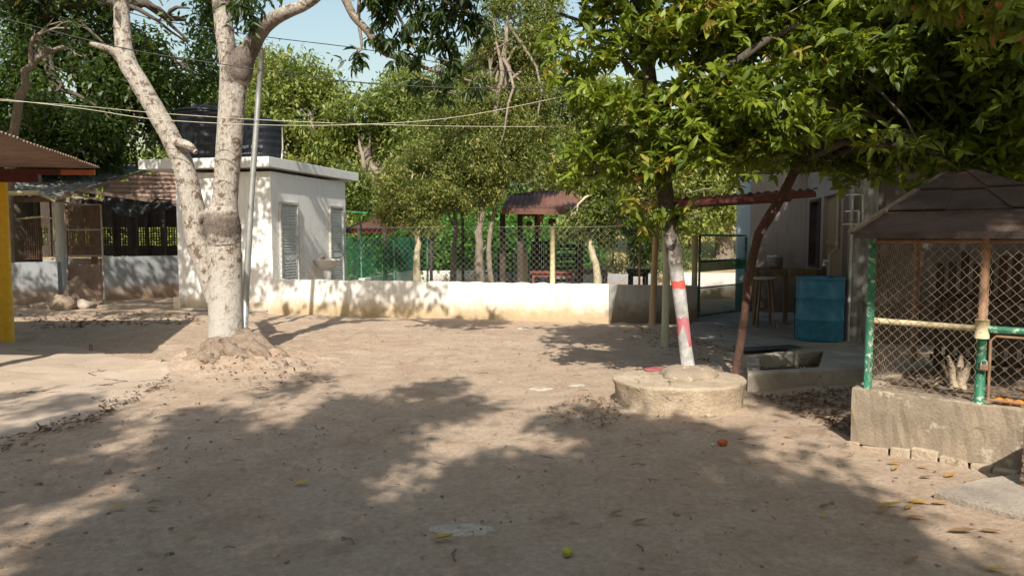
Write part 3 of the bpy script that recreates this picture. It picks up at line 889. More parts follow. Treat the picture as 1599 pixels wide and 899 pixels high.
# tarp hanging under the gable
mb = MB(); vs = []; fs = []
for i in range(17):
    for j in range(6):
        px_ = 164 + i * 6.5; hang = 16 + 16 * math.sin(math.pi * min(1, i / 12)) * (1 if i < 13 else .3) + 3 * math.sin(i * 2.3)
        p = W(px_, 306 + .35 * i + hang * j / 5, 16.6 + i * .05 + .06 * math.sin(i * 1.9 + j * 1.3)); vs.append(p)
for i in range(16):
    for j in range(5): fs.append((i * 6 + j, i * 6 + j + 1, (i + 1) * 6 + j + 1, (i + 1) * 6 + j))
mb.add(vs, fs, True)
o = mb.build('tarpaulin', M['tarp'], None, 0, 'crumpled black tarpaulin slung under the hen house gable', 'tarpaulin', origin=W(164, 306, 16.6))
m_ = o.modifiers.new('thick', 'SOLIDIFY'); m_.thickness = .004
# leaning board and rubble
mb = MB(); a = G(152, 476); b = W(112, 436, 15.9); mb.bar(a, b, .26, .03, up=Vector((.6, -.8, .2))); mb.build('leaning_board', M['wood'], None, 0, 'grey plank leaning against the hen house gate post', 'plank', origin=a)
def rock(name, p, rx, ry, rz, mat, label, cat, seed, group=None):
    rs = np.random.RandomState(seed); mb = MB(); n1, n2 = 9, 14; vs = []
    for i in range(n1 + 1):
        th = math.pi * i / n1
        for k in range(n2):
            ph = 2 * math.pi * k / n2; d = Vector((math.sin(th) * math.cos(ph), math.sin(th) * math.sin(ph), math.cos(th)))
            s_ = 1 + .22 * math.sin(3 * d.x + seed) * math.cos(4 * d.y + seed * 2) + rs.normal(0, .05)
            vs.append((p[0] + d.x * rx * s_, p[1] + d.y * ry * s_, p[2] + d.z * rz * s_))
    fs = [(i * n2 + k, (i + 1) * n2 + k, (i + 1) * n2 + (k + 1) % n2, i * n2 + (k + 1) % n2) for i in range(n1) for k in range(n2)]
    mb.add(vs, fs, True); return mb.build(name, mat, None, 0, label, cat, group, origin=p)
pr = G(98, 484); rock('rubble_lump', (pr.x, pr.y, .1), .27, .2, .2, M['bark_root'], 'brown earthy rubble lump at the foot of the hen house post', 'rubble', 3)
pr = G(128, 482); rock('rubble_lump', (pr.x, pr.y, .06), .24, .16, .12, M['concrete'], 'flat grey concrete chunk right of the earthy rubble lump', 'rubble', 5)
pr = G(70, 480); rock('rubble_lump', (pr.x, pr.y, .03), .30, .2, .09, M['bark_root'], 'low dark earth heap between yellow post and rubble', 'rubble', 8)

# ------------------------------------------------------------------ leaning grey pole
mb = MB(); a = G(381, 520); pts = [a - Z * .1, W(385, 440, a.y + .02), W(393, 300, a.y + .1), W(403, 160, a.y + .15), W(409, 78, a.y + .2)]
mb.tube(pts, [.052, .05, .045, .042, .04], 10)
mb.build('leaning_pole', M['steel'], None, 0, 'tall thin grey steel pole leaning behind the pale forked tree', 'pole', origin=a)

# ------------------------------------------------------------------ awning on poles at right
aw = thing('awning', 'low maroon corrugated awning on two wooden poles beside the painted trunk', 'awning', G(1038, 540))
e0 = W(972, 321, 10.35); e1 = W(1275, 301, 9.95); bvec = V * 2.6 + Z * .06
nn_ = 4; ev = (e1 - e0) / nn_
for i in range(nn_):
    mb = MB(); mb.corr(e0 + ev * i + Z * (.05 + .006 * (i % 2)), ev * 1.03, bvec, .10, .016, .004, 6, seed=i); mb.build('roof_sheet', M['red_sheet'], aw)
mb = MB(); mb.bar(e0 + V * .04 - Z * .045, e0.lerp(e1, .26) + V * .04 - Z * .045, .05, .15); mb.build('fascia', M['red_sheet'], aw)
mb = MB(); mb.bar(e0.lerp(e1, .262) + V * .05 - Z * .02, e1 + V * .05 - Z * .02, .05, .075); mb.build('beam', M['maroon'], aw)
mb = MB(); mb.bar(e0 + bvec * .92 - Z * .03, e1 + bvec * .92 - Z * .03, .06, .08); mb.build('beam', M['wood'], aw)
for t_ in (.0, .33, .66, 1.0):
    mb = MB(); p = e0.lerp(e1, t_ * .98 + .005); mb.bar(p + V * .06 + Z * .012, p + bvec - Z * .01, .04, .05); mb.build('rafter', M['maroon'], aw)
a = G(1038, 540); mb = MB(); mb.tube([a - Z * .1, a + Z * 1.0 + U * .01, a + Z * 1.83 - U * .01], [.052, .05, .045], 10, wob=.05, seed=3); mb.build('pole', M['pale_pole'], aw, label='pale front pole')
a = G(1018, 507); mb = MB(); mb.tube([a - Z * .1, a + Z * 1.0 + U * .03, a + Z * 1.9 + U * .06], [.058, .05, .045], 10, wob=.06, seed=5); mb.build('pole', M['pole_wood'], aw, label='tan back pole')

# ------------------------------------------------------------------ green gate
gg = thing('green_gate', 'green pipe-framed mesh gate standing open beside the pale blue pillar', 'gate', (3.27, 12.9, 0))
a = Vector((3.27, 12.9, .06)); b = Vector((4.50, 14.25, .06)); gu = (b - a).normalized(); gw = (b - a).length
mb = MB()
mb.tube([a, a + Z * 1.44], .02, 8); mb.tube([b, b + Z * 1.40], .02, 8)
for z, r_ in ((0.02, .018), (.52, .013), (.98, .018), (1.44, .02)): mb.tube([a + Z * z, b + Z * (z - .01)], r_, 8)
mb.build('frame', M['green_pipe'], gg)
chainlink('chain_link', a + gu * .02, gu, 1.42, gw - .03, .035, .0026, M['green_net'], gg, bulge=.015, seed=9)
# slack net over the upper and lower thirds
mb = MB(); netgrid(mb, a + Z * .02 - V * .01, gu, gw, .5, .022, .005); netgrid(mb, a + Z * .80 - V * .01, gu, gw, .2, .018, .006); mb.build('slack_net', M['green_net'], gg, kind='stuff')
p = a - U * .08
mb = MB(); mb.tube([p - Z * .15, p + Z * 1.42], .05, 12, wob=.02); mb.build('gate_post', M['cream'], gg)

# ------------------------------------------------------------------ house at right
hs = thing('house', 'shaded plastered house with mouldy corner pillar behind the blue barrel', 'house', (4.65, 10.2, 0))
S0 = Vector((4.66, 10.3, 0))
def sidewall(t0, t1, z0, z1, mat, name, off=0.0, th=.15, label=None, parent=hs):
    mb = MB(); mb.box(S0 + V * t0 - U * off, V * (t1 - t0), U * th, z1 - z0, z0); return mb.build(name, mat, parent, label=label)
sidewall(.32, .72, -.1, 2.75, M['house_wall'], 'wall')
sidewall(.72, 1.86, 2.12, 2.75, M['house_wall'], 'wall')
sidewall(1.86, 2.10, -.1, 2.75, M['house_wall'], 'wall')
sidewall(2.10, 3.15, -.1, .92, M['house_wall'], 'wall'); sidewall(2.10, 3.15, 2.12, 2.75, M['house_wall'], 'wall')
sidewall(3.15, 3.75, -.1, 2.75, M['house_wall'], 'wall')
# plank door
dr_ = sidewall(.74, 1.84, .03, 2.10, M['dark_wood'], 'door', off=-.09, th=.03)
for j in range(6):
    mb = MB(); mb.box(S0 + V * (.75 + j * .182) + U * .06, V * .172, U * .025, 2.05, .04); mb.build('plank', M['door_wood'], dr_)
mb = MB(); mb.box(S0 + V * .76 + U * .04, V * 1.06, U * .018, .08, .55); mb.box(S0 + V * .76 + U * .04, V * 1.06, U * .018, .08, 1.35); mb.build('door_rail', M['door_wood'], dr_)
wn = MB(); wn.box(S0 + V * 2.1 - U * .02, V * .06, U * .12, 1.2, .92); wn.box(S0 + V * 3.09 - U * .02, V * .06, U * .12, 1.2, .92); wn.box(S0 + V * 2.16 - U * .02, V * .93, U * .12, .05, .92); wn.box(S0 + V * 2.16 - U * .02, V * .93, U * .12, .05, 2.07)
wf = wn.build('window', M['dark_wood'], hs)
mb = MB(); mb.box(S0 + V * 2.17 + U * .09, V * .91, U * .02, 1.10, .97); mb.build('shutter', M['dark_wood'], wf)
mb = MB(); mb.box(S0 + V * 2.08 - U * .08, V * 1.1, U * .08, .05, .88); mb.build('sill', M['concrete'], wf)
# back wall under the awning
mb = MB(); bw = S0 + V * 3.60; mb.box(bw - U * .98, U * .975, V * .15, 2.85, -.1); mb.build('back_wall', M['house_wall'], hs)
# front wall running right
mb = MB(); mb.box(Vector((4.98, 10.22, 0)), U * 4.2, V * .16, 2.75, -.1); mb.build('front_wall', M['shade_front_render'], hs)
mb = MB(); mb.box(Vector((4.655, 10.15, 0)), U * .32, V * .30, 2.95, -.1); mb.build('corner_pillar', M['pillar'], hs, .01)
mb = MB(); mb.box(Vector((4.45, 10.10, 0)), U * 4.8, V * 4.2, .16, 2.86); mb.build('roof_slab', M['concrete'], hs)
mb = MB(); q = S0 + V * .52 - U * .03
mb.tube([q + Z * 2.6, q + Z * 1.30, q + Z * 1.22 - U * .10, q + Z * .9 - U * .10], .022, 8); mb.tube([q - U * .10 + Z * 1.12, q - U * .17 + Z * 1.12, q - U * .17 + Z * 1.05], .028, 8)
mb.tube([q + Z * 1.45, q + Z * 1.35], .032, 8)
mb.build('water_pipe', M['pvc'], hs)
mb = MB(); mb.tube([Vector((4.63, 10.12, 2.9)), Vector((4.63, 10.12, .0))], .02, 8); mb.build('down_pipe', M['pvc'], hs)
# meter bracket
mbk = thing('wall_bracket', 'pale rectangular metal bracket frame fixed high on the house pillar', 'bracket', (4.7, 10.0, 1.6))
p0 = W(1320, 350, 10.05); p1 = W(1347, 350, 10.05); p2_ = W(1347, 304, 10.05); p3 = W(1326, 304, 10.05)
mb = MB()
for q in ((p0, p1), (p1, p2_), (p2_, p3), (W(1320, 330, 10.05), W(1341, 329, 10.05)), (W(1341, 350, 10.05), W(1341, 329, 10.05)), (W(1331, 312, 10.05), W(1331, 330, 10.05))):
    mb.bar(q[0], q[1], .018, .018)
for q in (p0, p1, p2_, p3): mb.bar(q, q + V * .17, .018, .018)
mb.build('frame', M['white_metal'], mbk)

# blue pillar
mb = MB(); mb.box(Vector((4.36, 14.35, 0)), Vector((.34, -.05, 0)), V * .3, 2.85, -.1)
mb.build('blue_pillar', M['blue_wall'], None, .01, 'pale blue square pillar behind the green gate', 'pillar', origin=(4.36, 14.35, 0))

# workbench, pot, stool
wbn = thing('workbench', 'rough wooden workbench against the shaded house wall', 'table', (4.3, 12.2, 0))
ta = Vector((4.02, 12.35, .93)); tb = Vector((5.02, 12.10, .93))
tu = (tb - ta).normalized(); tv = Vector((-tu.y, tu.x, 0))
for j in range(4):
    mb = MB(); mb.obox((ta + tb) / 2 + tv * (-.1 + j * .15) + Z * .005 * (j % 2), tu * .53, tv * .07, Z * .018); mb.build('plank', M['wood'], wbn)
mb = MB(); mb.obox((ta + tb) / 2 + tv * (-.14) - Z * .08, tu * .48, tv * .015, Z * .05); mb.build('apron', M['wood'], wbn)
for sx in (.06, .50, .94):
    for sy in (-.13, .32):
        if sx == .5 and sy > 0: continue
        mb = MB(); p = ta.lerp(tb, sx) + tv * sy; mb.bar(Vector((p.x, p.y, -.02)), p - Z * .02, .06, .06); mb.build('leg', M['wood'], wbn)
mb = MB(); pc = W(1211, 412, 12.35); mb.lathe((pc.x, pc.y, .955), [(.11, 0), (.12, .02), (.118, .17), (.125, .18), (.11, .19), (.03, .21), (.02, .23)], 20)
mb.build('cooking_pot', M['aluminium'], None, 0, 'dented lidded cooking pot standing on the workbench', 'pot', origin=(pc.x, pc.y, .955))
st = thing('tall_stool', 'tall wooden stool with pale round seat left of the workbench', 'stool', G(1192, 514))
sp = G(1192, 514)
mb = MB(); mb.lathe((sp.x, sp.y, .80), [(.17, 0), (.18, .012), (.175, .035)], 20); mb.build('seat', M['white_metal'], st)
for a_ in range(4):
    mb = MB(); an = .7 + a_ * math.pi / 2; p = Vector((sp.x + .20 * math.cos(an), sp.y + .20 * math.sin(an), 0)); q = Vector((sp.x + .12 * math.cos(an), sp.y + .12 * math.sin(an), .8)); mb.bar(p, q, .035, .035); mb.build('leg', M['wood'], st)
mb = MB()
for a_ in range(4):
    an = .7 + a_ * math.pi / 2; bn = an + math.pi / 2
    mb.bar((sp.x + .17 * math.cos(an), sp.y + .17 * math.sin(an), .32), (sp.x + .17 * math.cos(bn), sp.y + .17 * math.sin(bn), .32), .025, .025)
mb.build('stretcher', M['wood'], st)

# barrel
bp_ = Vector((4.27, 10.22, .04)); r = .312
pr_ = [(r * .90, 0), (r * .97, .02), (r, .06), (r, .28), (r * 1.03, .30), (r * 1.03, .315), (r, .33), (r, .58), (r * 1.03, .60), (r * 1.03, .615), (r, .63), (r, .82), (r * .985, .85), (r * 1.02, .86), (r * 1.02, .885), (r * .96, .887), (r * .95, .87)]
bt_ = thing('blue_barrel', 'dented blue plastic barrel beside the house pillar', 'barrel', bp_)
mb = MB(); mb.lathe(bp_, pr_, 40); mb.build('barrel_body', M['barrel'], bt_)
mb = MB(); mb.lathe(bp_ + Vector((0, 0, .872)), [(r * .94, 0), (r * .94, .006)], 30); mb.build('barrel_head', M['barrel'], bt_)
mb = MB(); mb.lathe(bp_ + Vector((.1, -.12, .878)), [(.03, 0), (.03, .014)], 12); mb.build('bung', M['tank'], bt_)
# black pipe by barrel
mb = MB(); a = G(1243, 532); mb.tube([a, a + Z * .62 + V * .1], .03, 8); mb.build('black_pipe', M['cable'], None, 0, 'short black plastic pipe standing left of the blue barrel', 'pipe', origin=a)

# concrete trough
tr = thing('concrete_trough', 'open rectangular concrete wash trough sunk beside the leaning tree', 'trough', (2.4, 7.7, 0))
FL = Vector((2.28, 7.08, 0)); FR = Vector((3.62, 7.42, 0)); BR = Vector((4.30, 9.10, 0)); BL = Vector((2.66, 8.30, 0))
def quadprism(mb, a, b, c, d, z0, z1):
    mb.hexa([Vector((p.x, p.y, z0)) for p in (a, b, c, d)] + [Vector((p.x, p.y, z1)) for p in (a, b, c, d)])
def inn(s_, t_): return FL.lerp(FR, s_).lerp(BL.lerp(BR, s_), t_)
mb = MB()
quadprism(mb, inn(0, 0), inn(1, 0), inn(1, .13), inn(0, .13), -.1, .16); mb.build('front_kerb', M['concrete'], tr, .012)
mb = MB(); quadprism(mb, inn(0, .86), inn(1, .86), inn(1, 1), inn(0, 1), -.1, .15); mb.build('back_kerb', M['concrete'], tr, .012)
mb = MB(); quadprism(mb, inn(0, .13), inn(.10, .13), inn(.10, .86), inn(0, .86), -.1, .13); mb.build('side_kerb', M['concrete'], tr)
mb = MB(); quadprism(mb, inn(.58, .13), inn(1, .13), inn(1, .86), inn(.66, .86), -.1, .145); mb.build('slab_cover', M['concrete'], tr)
mb = MB(); quadprism(mb, inn(.1, .13), inn(.62, .13), inn(.62, .86), inn(.1, .86), -.1, -.0); mb.build('trough_bottom', M['bark_knot'], tr)
# black plate behind stands in for the dark inside a drain gap
mb = MB(); quadprism(mb, Vector((2.92, 9.15, 0)), Vector((3.75, 9.45, 0)), Vector((3.70, 9.72, 0)), Vector((2.90, 9.45, 0)), .053, .058); mb.build('drain_dark_plate', M['cable'], tr)

# ------------------------------------------------------------------ planter ring with painted trunk
pc = Vector((1.49, 6.50, 0))
pl = thing('tree_planter', 'round cracked concrete planter around the red and white painted trunk', 'planter', pc)
def irregular(ph, z):
    return .035 * math.sin(2 * ph + 1) + .02 * math.sin(5 * ph) + .012 * math.sin(9 * ph + z * 20)
mb = MB(); mb.lathe((pc.x, pc.y, 0), [(.57, -.1), (.545, .0), (.55, .03), (.545, .07), (.552, .11), (.556, .16), (.566, .205), (.572, .228), (.562, .236), (.50, .238), (.30, .240), (.05, .242)], 96, True, irregular); mb.v = [(x + random.uniform(-.004, .004), pc.y + (y - pc.y) * .88 + random.uniform(-.004, .004), z + random.uniform(-.003, .003)) for x, y, z in mb.v]
mb.build('rim', M['concrete_tan'], pl)
def irr2(ph, z): return .09 * math.sin(3 * ph + 2) + .05 * math.sin(7 * ph + 1)
mb = MB(); mb.lathe((pc.x + .09, pc.y + .10, .235), [(.26, 0), (.245, .02), (.22, .055), (.16, .075), (.05, .08)], 48, True, irr2); mb.v = [(x + random.uniform(-.007, .007), y + random.uniform(-.007, .007), z + random.uniform(-.006, .006)) for x, y, z in mb.v]
mb.build('root_mound', M['concrete_lichen'], pl)
mb = MB()   # footing cracked away under the rim
mb.lathe((pc.x, pc.y, -.02), [(.61, 0), (.585, .035), (.54, .03)], 64, True, lambda ph, z: .05 * math.sin(3 * ph + 1) + .03 * math.sin(8 * ph)); mb.build('footing', M['concrete_tan'], pl)
ps = W(1040, 583, 6.92); mb = MB(); mb.lathe((ps.x - .12, ps.y - .03, .2445), [(.10, 0), (.09, .004), (.02, .005)], 20, True, lambda ph, z: .25 * math.sin(2 * ph) + .15 * math.sin(5 * ph)); mb.build('paint_spill', M['red_paint'], pl)

def painted_trunk_mat():
    m, n, b = nodes('painted_trunk')
    s = posz(n); z = s[2]; x = s[0]; f = noise(n, 30, 5, .65); a = noise(n, 12, 6, .7)
    barkc = ramp(n, [(.35, (.05, .04, .032)), (.7, (.15, .12, .10))], f)
    white = ramp(n, [(.3, (.22, .215, .21)), (.62, (.50, .49, .48))], a)
    zz = math_(n, 'ADD', z, math_(n, 'MULTIPLY', a, .08))
    col = mix(n, ramp(n, [(0, 0), (1, 1)], math_(n, 'MULTIPLY', math_(n, 'SUBTRACT', zz, 1.19), 12, True)), white, mix(n, ramp(n, [(.5, 0), (.56, .7)], a), barkc, (.35, .33, .31)))
    col = mix(n, ramp(n, [(0, 0), (1, 1)], math_(n, 'MULTIPLY', math_(n, 'SUBTRACT', zz, 1.55), 8, True)), col, barkc)
    band = math_(n, 'MULTIPLY', math_(n, 'GREATER_THAN', zz, 1.055), math_(n, 'LESS_THAN', zz, 1.125))
    col = mix(n, band, col, (.62, .10, .08))
    ax = math_(n, 'ABSOLUTE', math_(n, 'SUBTRACT', x, 1.556))
    vm = math_(n, 'SUBTRACT', ax, math_(n, 'MULTIPLY', math_(n, 'SUBTRACT', .70, z), .28))
    vm = math_(n, 'MULTIPLY', math_(n, 'GREATER_THAN', vm, -.002), math_(n, 'MULTIPLY', math_(n, 'GREATER_THAN', zz, .53), math_(n, 'LESS_THAN', zz, .79)))
    col = mix(n, math_(n, 'MULTIPLY', vm, ramp(n, [(.35, .35), (.6, .9)], a)), col, (.48, .06, .10))
    n.links.new(col, b.inputs['Base Color']); b.inputs['Roughness'].default_value = .8
    bump(n, b, f, .5, .01)
    return m
rs2 = np.random.RandomState(21)
t2 = thing('painted_trunk_tree', 'slim leaning tree with white and red painted trunk growing from the round planter', 'tree', (1.6, 6.72, .2))
mb = MB()
key = [(1077, 586, 6.74, 10.5), (1071, 545, 6.74, 10.2), (1066, 500, 6.74, 10), (1060, 450, 6.75, 10.5), (1053, 400, 6.76, 11), (1046, 350, 6.8, 12), (1038, 300, 6.85, 13), (1030, 240, 6.9, 12.5), (1022, 180, 6.95, 11), (1015, 110, 7.0, 9), (1000, 40, 7.1, 8), (985, -60, 7.2, 7)]
mb.tube([W(a, b, c) for a, b, c, r in key], [r * 6.8 / F for *_, r in key], 14, wob=.05, seed=2)
mb.build('trunk', painted_trunk_mat(), t2)
mb = MB()
t2limbs = [((1036, 290, 6.85), (960, 200, 6.6)), ((1030, 240, 6.9), (1120, 120, 6.5)), ((1022, 180, 6.95), (930, 60, 7.0)), ((1022, 170, 6.95), (1090, 10, 7.3)), ((1034, 270, 6.9), (1180, 200, 6.6)), ((1030, 230, 6.9), (1010, 120, 6.2)),
           ((1180, 200, 6.6), (1330, 170, 6.5)), ((1120, 120, 6.5), (1280, 60, 6.6)), ((1015, 110, 7.0), (870, 20, 7.4))]
for a, b in t2limbs: limb(mb, W(*a), W(*b), .045, .014, rs2, 7)
mb.build('branches', M['bark_dark'], t2)
lob2 = [lobe(888, 70, 7.0, 16, 24), lobe(893, 140, 6.8, 18, 22), lobe(905, 205, 6.7, 22, 20), lobe(930, 275, 6.7, 26, 18), lobe(1100, 20, 6.5, 70, 40), lobe(905, 35, 7.3, 32, 45), lobe(945, 90, 7.0, 38, 34), lobe(985, 30, 7.0, 50, 45), lobe(915, 165, 6.7, 30, 26), lobe(985, 165, 6.6, 55, 32), lobe(950, 225, 6.6, 42, 38), lobe(1075, 60, 6.8, 60, 50), lobe(1095, 130, 6.5, 70, 42), lobe(1055, 215, 6.4, 62, 38),
        lobe(1145, 185, 6.3, 70, 42), lobe(1170, 50, 6.8, 75, 55), lobe(1210, 120, 6.3, 65, 42), lobe(985, 265, 6.7, 34, 22), lobe(975, 310, 6.8, 10, 14), lobe(1085, 262, 6.7, 38, 16), lobe(1230, 195, 6.2, 65, 36), lobe(1150, 235, 6.5, 55, 24),
        lobe(1310, 195, 6.1, 55, 30), lobe(1040, 330, 6.8, 8, 20), lobe(1115, 285, 6.9, 16, 16), lobe(1180, 275, 6.9, 20, 12), lobe(1330, 95, 6.4, 60, 60), lobe(1240, 320, 6.3, 14, 18), lobe(1100, -60, 7.0, 150, 60), lobe(960, -70, 7.2, 110, 60)]
NS = 285
c, cs = sprays(lob2, NS, 9, rs2, .17); cs2 = cs
NC = len(c)
p, d, LL = whorls(c, 9, .118, rs2, (45, 110), .30)
tn = (np.repeat(rs2.normal(0, .10, NS), 9 * 9) + tones(NC, 9, rs2, .66, .15, .08, 0)).clip(0, .95)
o_ = np.repeat(rs2.rand(NC) < .004, 9) & (rs2.rand(NC * 9) < .5); tn[o_] = 1
leafmesh('crown', p, d, LL, tn, M['leaf_mango'], t2, wr=.19, rs=rs2, bend=.22)
mb = MB()
for _ in range(240):
    q = Vector(cs2[rs2.randint(len(cs2))])
    l = min(lob2, key=lambda l_: (Vector(l_[:3]) - q).length)
    limb(mb, l[:3], q, .010, .004, rs2, 5, seg=3)
mb.build('twigs', M['bark_dark'], t2, kind='stuff')

# ------------------------------------------------------------------ leaning red-brown tree and the big dark canopy
rs3 = np.random.RandomState(31)
t3 = thing('leaning_tree', 'slim red-brown tree leaning right beside the trough, carrying the dark right canopy', 'tree', (2.25, 7.5, 0))
key = [(1147, 596, 7.5, 10), (1154, 550, 7.5, 9.3), (1163, 490, 7.5, 9), (1168, 440, 7.5, 9), (1177, 395, 7.5, 9.5), (1185, 365, 7.5, 10.5), (1203, 335, 7.45, 11), (1222, 305, 7.4, 10.5), (1242, 265, 7.35, 10), (1270, 200, 7.3, 9), (1300, 120, 7.2, 8), (1330, 20, 7.1, 7)]
mb = MB(); mb.tube([W(a, b, c_) for a, b, c_, r_ in key], [r_ * .72 * 7.5 / F for *_, r_ in key], 12, wob=.07, seed=8); mb.build('trunk', M['bark_red'], t3)
lob3 = [lobe(1425, 268, 6.2, 45, 14), lobe(1550, 268, 5.9, 50, 16), lobe(1370, 262, 6.6, 40, 14), lobe(1490, 262, 6.0, 40, 10), lobe(1330, 60, 7.3, 110, 110), lobe(1420, 120, 7.0, 110, 110), lobe(1520, 70, 6.6, 120, 120), lobe(1260, -20, 7.2, 130, 90), lobe(1400, 230, 7.2, 75, 50), lobe(1500, 210, 6.6, 100, 65), lobe(1590, 180, 6.2, 90, 90), lobe(1340, 190, 7.2, 70, 55),
        lobe(1300, 240, 7.2, 40, 30), lobe(1230, 262, 7.2, 34, 22), lobe(1170, 225, 7.4, 50, 40), lobe(1110, 180, 7.4, 60, 50), lobe(1450, 10, 6.0, 150, 90), lobe(1640, 60, 5.6, 120, 110), lobe(1445, 235, 6.0, 30, 40), lobe(1375, 120, 6.4, 70, 70), lobe(1560, 250, 6.2, 60, 35)]
mb = MB()
for l in lob3:
    s_ = key[rs3.randint(8, 12)]; pp = limb(mb, W(*s_[:3]), l[:3], .05, .02, rs3, 7)
    for _ in range(3): limb(mb, pp[rs3.randint(3, 6)], Vector(l[:3]) + Vector(rs3.normal(0, .5, 3) * np.array(l[3:6])), .018, .006, rs3, 5, seg=4)
mb.build('branches', M['bark_dark'], t3)
NS = 450
c, cs = sprays(lob3, NS, 9, rs3, .17)
NC = len(c)
p, d, LL = whorls(c, 8, .13, rs3, (45, 112), .35)
leafmesh('crown', p, d, LL, tones(NC, 8, rs3, .60, .16, .1, .001), M['leaf_mango'], t3, wr=.19, rs=rs3, bend=.22)
# near yellowing spray at the top right corner
lobn = [lobe(1490, 0, 4.6, 95, 34, .25), lobe(1580, 25, 4.4, 60, 40, .25), lobe(1440, -10, 4.6, 60, 30, .2)]
c = lobes_pts(lobn, 75, rs3, .6); p, d, LL = whorls(c, 9, .12, rs3, (60, 120), .5)
leafmesh('yellowing_spray', p, d, LL, np.clip(tones(75, 9, rs3, .78, .12, .10, .05), 0, 1), M['leaf_mango'], t3, wr=.19, rs=rs3, bend=.22)
mb = MB(); limb(mb, W(1640, -60, 5.2), W(1500, 10, 4.6), .02, .006, rs3); limb(mb, W(1560, -50, 4.9), W(1440, -5, 4.6), .015, .004, rs3); mb.build('spray_twigs', M['bark_dark'], t3, kind='stuff')

# ------------------------------------------------------------------ sun-side canopies (the trees that shade this yard)
def canopy(parent, name, target, n, k, hz, seed, L=.15, rad=.30, mat=None, mean=.5, skip=.0, minY=None):
    """clumps spread at crown height so that their shade lands where target(sx, sy) says"""
    rs = np.random.RandomState(seed)
    bx = target[1]; sx = rs.uniform(bx[0], bx[1], n * 4); sy = rs.uniform(bx[2], bx[3], n * 4)
    ok = target[0](sx, sy) & (rs.rand(n * 4) > skip)
    sx = sx[ok][:n]; sy = sy[ok][:n]; z = rs.uniform(hz[0], hz[1], len(sx))
    c = np.stack([sx - z * KX, sy - z * KY, z], 1)
    P, Q = proj(c)
    seen = (P > -60) & (P < 1660) & (Q > -70) & (Q < 900) & (c[:, 1] > .3)
    c = c[~seen]
    p, d, LL = scatter(c, k, rad, L, rs, .35)
    P, Q = proj(p)
    keep = ~((P > -10) & (P < 1610) & (Q > -10) & (p[:, 1] > .2))
    tn = tones(len(c), k, rs, mean)[keep]
    return c, leafmesh(name, p[keep], d[keep], LL[keep], tn, mat or M['leaf_mango'], parent, wr=.2, hi=False, rs=rs)

SH = [(-2600, 560), (-300, 600), (60, 618), (120, 628), (190, 680), (330, 637), (430, 608), (480, 592), (597, 594), (690, 599), (748, 627), (738, 644), (643, 646), (605, 656), (629, 704), (710, 727), (786, 725), (840, 700), (853, 662),
      (905, 640), (960, 652), (1056, 664), (1188, 679), (1241, 690), (1286, 717), (1313, 762), (1340, 801), (1396, 826), (1490, 830), (1547, 852), (1599, 882), (2600, 1150), (6000, 4000), (-5000, 4000)]
def tgt_front(sx, sy):
    P, Q = proj(np.stack([sx, sy, np.zeros_like(sx)], 1))
    m = inpoly(P, Q, SH)
    # soft gaps in the crown
    gap = vnoise(sx, sy, 1.15, 40) + .5 * vnoise(sx, sy, 2.4, 41)
    gap = vnoise(sx, sy * .8, 1.7, 40) + .5 * vnoise(sx, sy, 3.4, 41)
    return m & (gap < np.where(sx < .6, .07, .23)) & (sy > .3)
bt = thing('shade_tree', 'broad spreading tree over the front of the yard, outside the photograph', 'tree', (-.6, -6.2, 0))
rs5 = np.random.RandomState(5)
cf, _ = canopy(bt, 'crown', (tgt_front, (-8, 6.5, .3, 9.4)), 2600, 34, (6.2, 7.6), 51, .16, .26)
def tgt_back(sx, sy):
    return (vnoise(sx, sy, .9, 48) < .3) & ((sy < .6) | (sx < -7.8) | (sx > 6.3)) & (sy < 9.5)
canopy(bt, 'added_rear_crown', (tgt_back, (-13, 11, -9, 9.5)), 2400, 18, (6.2, 8.2), 52, .24, .45)  # unseen foliage added behind and beside the camera to cut sky light
mb = MB(); base = Vector((-.6, -6.2, -.1)); top = Vector((-.5, -5.4, 3.6))
mb.tube([base, base.lerp(top, .3) + Vector((.05, 0, 0)), base.lerp(top, .65), top], [.42, .34, .3, .27], 14, wob=.05)
for (x, y, z) in ((-5, -3.5, 6.3), (-2.5, -1.5, 6.2), (.5, -1.5, 6.4), (3, -4, 6.4), (-3.5, -6, 6.6), (1.5, -6.5, 6.8), (-1, -3.5, 6.5), (-6, -5, 6.5), (4.5, -6, 6.6)):
    limb(mb, top, (x, y, z), .14, .04, rs5, 8)
mb.build('trunk', M['bark_grey'], bt)

def tgt_right(sx, sy):
    left = np.where(sy < 8.4, 2.25 + (sy - 6.3) * .12, np.where(sy < 11.2, 3.7, np.where(sy < 12.6, 2.8, 1.72)))
    left = left + vnoise(sx, sy, 1.3, 44) * np.where(sy < 12.6, .5, .1)
    gap = vnoise(sx, sy, 1.9, 45) + .5 * vnoise(sx, sy, 4.5, 46)
    return (sx > left) & (sy > 6.45 + vnoise(sx, sy, 2.0, 47) * .3) & (gap < .40)
ct, _ = canopy(t3, 'high_crown', (tgt_right, (2.0, 9.5, 6.3, 17.5)), 3000, 30, (5.6, 7.6), 61, .15, .28)
mb = MB()
for (x, y, z) in ((2.6, 3.5, 5.8), (4.5, 5.5, 6.2), (6, 2.5, 6.4), (3.8, 1.0, 6.0), (6.5, 7.5, 6.8), (1.8, 6.5, 6.0)):
    limb(mb, W(1330, 20, 7.1), (x, y, z), .09, .03, rs3, 8)
mb.build('high_branches', M['bark_red'], t3)

